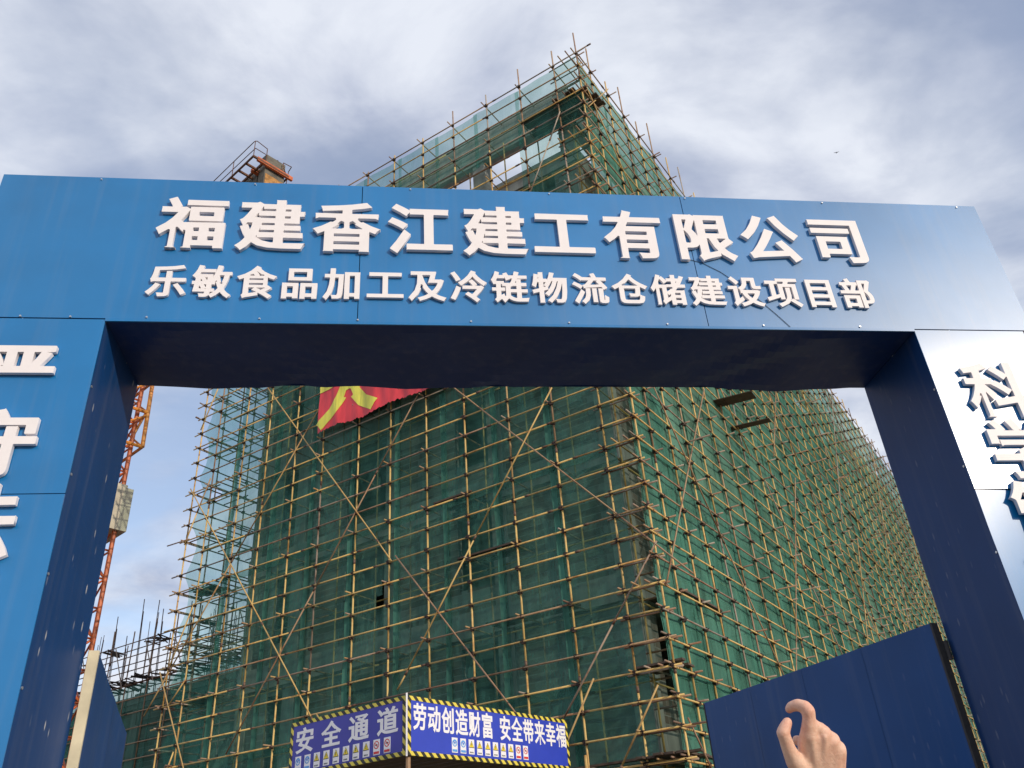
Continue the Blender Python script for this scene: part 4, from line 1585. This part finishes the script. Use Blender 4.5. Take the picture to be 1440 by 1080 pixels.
gpart('side_panel', yz_sheet(XL, YF + 0.014, YB, 0, ZS, 1, 0.006, 1), M['blue_inner'], True)
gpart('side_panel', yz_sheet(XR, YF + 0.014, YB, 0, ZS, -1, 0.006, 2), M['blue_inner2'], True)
gpart('side_panel', yz_sheet(XLO, YF + 0.014, YB, 0, ZS, -1, 0.006, 3), M['blue'], True)
gpart('side_panel', yz_sheet(XRO, YF + 0.014, YB, 0, ZS, 1, 0.006, 4), M['blue'], True)
gpart('end_panel', yz_sheet(BXL, YF + 0.014, YB, ZS + .01, ZTOP, -1, 0.006, 5), M['blue'], True)
gpart('end_panel', yz_sheet(BXR, YF + 0.014, YB, ZS + .01, ZTOP, 1, 0.006, 6), M['blue'], True)
# back faces of the pillars and beam
mb = MB(); mb.aabb(XLO + .001, XL - 0.001, YB + 0.001, YB + 0.01, 0, ZS); gpart('back_panel', mb, M['blue_inner2'])
mb = MB(); mb.aabb(XR + .001, XRO - 0.001, YB + 0.001, YB + 0.01, 0, ZS); gpart('back_panel', mb, M['blue_inner2'])
mb = MB(); mb.aabb(BXL, BXR, YB + 0.011, YB + 0.02, ZS + .003, ZTOP); gpart('back_panel', mb, M['blue_inner2'])
mb = MB(); mb.aabb(BXL, BXR, YF + 0.013, YB + 0.02, ZTOP + 0.001, ZTOP + 0.01); gpart('top_panel', mb, M['blue'])
# soffit: crumpled dark sheets
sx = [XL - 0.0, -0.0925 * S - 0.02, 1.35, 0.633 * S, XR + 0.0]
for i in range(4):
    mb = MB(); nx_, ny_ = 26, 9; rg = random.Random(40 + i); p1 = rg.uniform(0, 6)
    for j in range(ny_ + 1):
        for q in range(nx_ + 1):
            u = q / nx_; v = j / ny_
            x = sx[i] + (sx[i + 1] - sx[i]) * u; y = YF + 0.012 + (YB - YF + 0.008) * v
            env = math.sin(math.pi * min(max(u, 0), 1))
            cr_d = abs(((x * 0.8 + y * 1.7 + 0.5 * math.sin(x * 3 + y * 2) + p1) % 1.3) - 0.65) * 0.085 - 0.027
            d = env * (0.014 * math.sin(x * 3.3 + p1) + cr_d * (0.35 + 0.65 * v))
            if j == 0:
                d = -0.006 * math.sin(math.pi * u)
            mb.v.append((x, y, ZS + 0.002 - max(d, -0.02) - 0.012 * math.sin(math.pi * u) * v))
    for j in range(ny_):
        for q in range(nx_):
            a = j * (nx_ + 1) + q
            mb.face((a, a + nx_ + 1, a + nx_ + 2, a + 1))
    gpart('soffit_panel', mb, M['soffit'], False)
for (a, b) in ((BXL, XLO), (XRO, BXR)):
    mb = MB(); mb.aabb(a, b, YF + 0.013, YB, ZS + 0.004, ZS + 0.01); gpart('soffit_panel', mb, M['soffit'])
# folded lip under the front edge, angle trims and screws
mb = MB(); mb.aabb(XL, XR, YF - 0.004, YF + 0.012, ZS - 0.012, ZS + 0.018); gpart('edge_trim', mb, M['blue_pillar'])
scr = MB(); rg = random.Random(4)
for (x, z) in [(BXL + 1.0 + 1.55 * i, ZTOP - 0.03) for i in range(7)] + [(XL + 0.3 + 1.02 * i, ZS + 0.035) for i in range(8)] + [(XLO + 0.35, ZS + .03), (XLO + 0.8, ZS + .03)]:
    x += rg.uniform(-.1, .1)
    scr.tube((x, YF - 0.012, z), (x, YF + 0.002, z), 0.009, 8)
for z in [0.6 + 0.85 * i for i in range(7)]:
    scr.tube((XL + 0.008, YF + 0.03, z), (XL - 0.002, YF + 0.03, z), 0.012, 6)
    scr.tube((XR - 0.008, YF + 0.03, z), (XR + 0.002, YF + 0.03, z), 0.012, 6)
o = gpart('screw', scr, M['screw'])
o['kind'] = 'stuff'
mb = MB()
wp = [(2.93, 7.30), (3.12, 7.24), (3.30, 7.12), (3.50, 6.93), (3.66, 6.74), (3.80, 6.56), (3.90, 6.42)]
for a, b in zip(wp, wp[1:]):
    mb.tube((a[0], YF - 0.006, a[1]), (b[0], YF - 0.006, b[1]), 0.0028, 5)
gpart('wire', mb, M['dark'])


def gchar(ch, x, z, w, h, depth=0.055, rx=0.036, ry=0.018):
    me = glyph_mesh(ch, w, h, depth, M['white'], rx, ry)
    o = link('character', me, gate)
    o.location = (x, -0.006 - depth / 2, z)
    return o


big = '福建香江建工有限公司'
xb = [-2.09, -1.33, -0.585, 0.16, 0.93, 1.655, 2.42, 3.185, 3.935, 4.725]
for ch, x in zip(big, xb):
    gchar(ch, x, 7.58, 0.665, 0.695, 0.040, 0.033, 0.017)
small = '乐敏食品加工及冷链物流仓储建设项目部'
for q, ch in enumerate(small):
    x = -2.235 + (4.735 + 2.235) * q / 17
    gchar(ch, x, 6.85, 0.37, 0.405, 0.028, 0.029, 0.016)
for ch, z in (('严', 5.80), ('守', 5.11), ('法', 4.42), ('规', 3.72)):
    gchar(ch, -3.345, z, 0.67, 0.66, 0.040, 0.028, 0.018)
for ch, z in (('科', 5.66), ('学', 5.00), ('管', 4.34), ('理', 3.68)):
    gchar(ch, 5.87, z, 0.67, 0.66, 0.040, 0.028, 0.018)


# ---------------------------------------------------------------- gate leaves
def leaf(ph, pf, label, edge_mat, flip, sw=0.026):
    t = thing('gate_leaf', label, 'gate leaf', (ph[0], ph[1], 0), 'open leaves of the entrance gate')
    d = Vector((pf[0] - ph[0], pf[1] - ph[1], 0)); L = d.length; d.normalize()
    n = Vector((-d.y, d.x, 0)) * flip            # towards the opening
    H = 3.70; N = 4
    for i in range(N):
        a, b = L * i / N + 0.002, L * (i + 1) / N - 0.002
        mb = MB(); nx_, nz_ = 8, 12
        tl = 0.003 * (1 if i % 2 else -1)
        for j in range(nz_ + 1):
            for q in range(nx_ + 1):
                u = q / nx_; v = j / nz_
                k = 0.006 * math.sin(math.pi * u) * math.sin(3 * v + i) + tl * (u - 0.5)
                mb.v.append(tuple(d * (a + (b - a) * u) + n * (0.031 + k) + Vector((0, 0, 0.12 + (H - 0.12) * v))))
        for j in range(nz_):
            for q in range(nx_):
                s0 = j * (nx_ + 1) + q; mb.face((s0, s0 + 1, s0 + nx_ + 2, s0 + nx_ + 1))
        mb.build('sheet_panel', M['blue_leaf'], t, True)
    mb = MB()
    mb.box(d * L / 2 + Vector((0, 0, H / 2 + 0.06)) - n * 0.012, d * (L / 2 - 0.002), n * 0.030, (0, 0, H / 2 - 0.062)); mb.build('leaf_core', M['blue_leaf'], t)
    mb = MB(); mb.box(Vector((0, 0, H / 2 + 0.06)) - d * (sw + 0.004), d * sw, n * 0.042, (0, 0, H / 2 - 0.06)); mb.build('hinge_stile', edge_mat, t)
    mb = MB(); mb.box(d * (L + 0.012) + Vector((0, 0, H / 2 + 0.06)), d * 0.010, n * 0.036, (0, 0, H / 2 - 0.06)); mb.build('closing_stile', M['dark'], t)
    for z in ((0.7, 2.1, 3.42) if flip > 0 else (0.7, 2.1)):
        mb = MB(); mb.tube(-d * 0.085 + Vector((0, 0, z - 0.09)), -d * 0.085 + Vector((0, 0, z + 0.09)), 0.022, 10); mb.build('hinge', M['dark'], t)
    return t


leaf((5.19, 7.85), (3.976, 11.36), 'right gate leaf, plain dark blue sheet, swung inwards behind the raised hand', M['dark'], 1, 0.012)
leaf((-2.66, 7.84), (-3.41, 11.60), 'left gate leaf, dark blue sheet with pale cream edge, swung inwards by left pillar', M['foam'], -1)

# ---------------------------------------------------------------- raised hand and forearm
def hand():
    HD = 1.30
    az, el = RAD(25.31), RAD(7.59)
    org = camp + Vector((math.sin(az) * math.cos(el), math.cos(az) * math.cos(el), math.sin(el))) * HD
    s = HD / 1190.0
    X = cr; Y = cu_; Z = cb

    def W(x, y, z=0.0):       # photo-like pixels from (1145,1030), y up
        return X * (x * s) + Y * (y * s) + Z * (z * s)
    mb = MB()

    def ball(c, r, n=10):
        b = len(mb.v); c = Vector(c)
        for i in range(1, n):
            th = math.pi * i / n
            for j in range(n):
                ph = 2 * math.pi * j / n
                mb.v.append(tuple(c + Vector((math.sin(th) * math.cos(ph), math.sin(th) * math.sin(ph), math.cos(th))) * r))
        mb.v.append(tuple(c + Vector((0, 0, r)))); mb.v.append(tuple(c - Vector((0, 0, r))))
        tp = len(mb.v) - 2; bt = tp + 1
        for j in range(n):
            k = (j + 1) % n
            mb.face((tp, b + j, b + k)); mb.face((bt, b + (n - 2) * n + k, b + (n - 2) * n + j))
            for i in range(n - 2):
                mb.face((b + i * n + j, b + (i + 1) * n + j, b + (i + 1) * n + k, b + i * n + k))

    def chain(pts):
        for i, (x, y, z, r) in enumerate(pts):
            ball(W(x, y, z), r * s)
            if i:
                x0, y0, z0, r0 = pts[i - 1]
                mb.tube(W(x0, y0, z0), W(x, y, z), r0 * s, 12, r1=r * s)
    # fingers: x right, y up, z to the viewer
    chain([(-6, -6, -3, 11.0), (-5.0, 8, -3, 9.4), (-5.0, 17, -4, 8.2), (-5.5, 24, -5, 8.7), (-8.5, 28.0, -8, 8.4), (-15.5, 28.8, -14, 7.6), (-22, 25.0, -18, 6.7), (-25.0, 21.5, -19, 5.6)])
    # thumb
    chain([(-12, -50, -4, 14), (-24, -36, 0, 11.5), (-32, -20, 2, 9.0), (-38, -3.0, 2, 8.0), (-39.5, 0.0, 2, 8.2), (-35, 6.5, -2, 7.4), (-31.5, 10.5, -5, 6.4)])
    # middle, ring and little finger folded away into the palm
    chain([(14, -4, -5, 10.0), (17, -7, -28, 8.6), (10, -22, -42, 8.0), (-4, -24, -30, 7.0), (-14, -19, -22, 6.4)])
    chain([(25, -12, -6, 9.4), (28, -16, -28, 8.0), (22, -34, -40, 7.6), (8, -34, -28, 6.6)])
    chain([(33.5, -23, -8, 9.0), (34, -30, -26, 7.4), (28, -46, -36, 6.8), (18, -44, -26, 6.0)])
    # web between the raised finger and the next knuckle
    chain([(-1, 9, -6, 7.2), (6, 3, -6, 8.2), (14, -3, -6, 9.4)])
    # palm and back of the hand
    for (x0, y0, x1, y1, r0, r1) in ((-6, -8, -4, -72, 11, 16), (13, -6, 8, -72, 10.5, 16), (24, -14, 18, -74, 10.2, 16), (32, -25, 27, -74, 10, 14), (-12, -46, 0, -78, 14, 15)):
        chain([(x0, y0, -5, r0), ((x0 + x1) / 2, (y0 + y1) / 2, -9, (r0 + r1) / 2 + 0.5), (x1, y1, -10, r1)])
    chain([(0, 0, -12, 9), (14, -6, -13, 10), (27, -16, -13, 9)])
    for (x0, y0, x1, y1) in ((3, -10, 3, -70), (18, -13, 13, -70), (28, -22, 22, -70)):
        chain([(x0, y0, -4, 9.5), ((x0 + x1) / 2, (y0 + y1) / 2, -5, 12.5), (x1, y1, -8, 15)])
    # tendons and knuckles
    chain([(-5, -4, 4.6, 4.2), (2, -54, 3.4, 3.0)]); chain([(12, -5, 2.8, 4.6), (9, -58, 3.6, 3.0)])
    chain([(24, -12, 1.0, 4.6), (17, -60, 3.0, 3.0)]); chain([(33, -23, -1.5, 4.6), (24, -60, 0.5, 3.0)])
    # wrist and forearm
    chain([(8, -72, -10, 18), (10, -105, -12, 18), (20, -150, -12, 22), (44, -235, -5, 30), (66, -330, 5, 34)])
    chain([(-2, -72, -10, 16), (0, -105, -12, 16), (6, -150, -12, 20), (26, -235, -5, 28)])
    chain([(20, -72, -10, 17), (22, -105, -12, 16), (34, -150, -12, 20), (60, -235, -5, 27)])
    me = mb.mesh('body', M['skin'])
    tmp = bpy.data.objects.new('tmp', me); COL.objects.link(tmp)
    rm = tmp.modifiers.new('r', 'REMESH'); rm.mode = 'VOXEL'; rm.voxel_size = 0.0017
    sm = tmp.modifiers.new('s', 'SMOOTH'); sm.iterations = 14; sm.factor = 0.6
    dg = bpy.context.evaluated_depsgraph_get()
    me2 = bpy.data.meshes.new_from_object(tmp.evaluated_get(dg))
    bpy.data.objects.remove(tmp); bpy.data.meshes.remove(me)
    me2.name = 'hand_and_forearm'
    me2.polygons.foreach_set('use_smooth', [True] * len(me2.polygons))
    t = thing('person', 'bare right hand raised with curled index finger and thumb, in front of the dark leaf', 'person', org)
    link('hand_and_forearm', me2, t)
    # nail on the thumb, hidden side left plain; sleeve below the frame
    sl = MB()
    prev = None
    pts = [(44, -215, -5, 42), (46, -222, -5, 46), (60, -300, 3, 50), (84, -420, 20, 62), (95, -600, 60, 74)]
    for a, b in zip(pts, pts[1:]):
        sl.tube(W(*a[:3]), W(*b[:3]), a[3] * s, 20, caps=False, r1=b[3] * s)
    sl.build('sleeve', M['sleeve'], t, True)


hand()

# ---------------------------------------------------------------- a bird high in the sky
mb = MB()
mb.tube((-0.16, 0, 0), (0.10, 0, 0.01), 0.045, 8, r1=0.035); mb.tube((0.10, 0, 0.01), (0.19, 0, 0.02), 0.035, 8, r1=0.008); mb.tube((-0.16, 0, 0), (-0.30, 0, 0), 0.04, 6, r1=0.01)
for s_ in (-1, 1):
    b = len(mb.v)
    mb.v += [(0.07, 0.02 * s_, 0.02), (-0.08, 0.02 * s_, 0.01), (0.08, 0.26 * s_, 0.16), (-0.05, 0.24 * s_, 0.14), (-0.06, 0.50 * s_, 0.10)]
    mb.face((b, b + 1, b + 3, b + 2)); mb.face((b + 2, b + 3, b + 4))
o = mb.build('bird', M['bird']); o.location = polar(37.6, 60, 1.6 + 60 * math.tan(RAD(41.4))); o.rotation_euler = (0.2, 0.1, 1.0)
o.scale = (0.5, 0.5, 0.5)
tag(o, 'tiny dark bird flying high above the right end of the beam', 'bird')
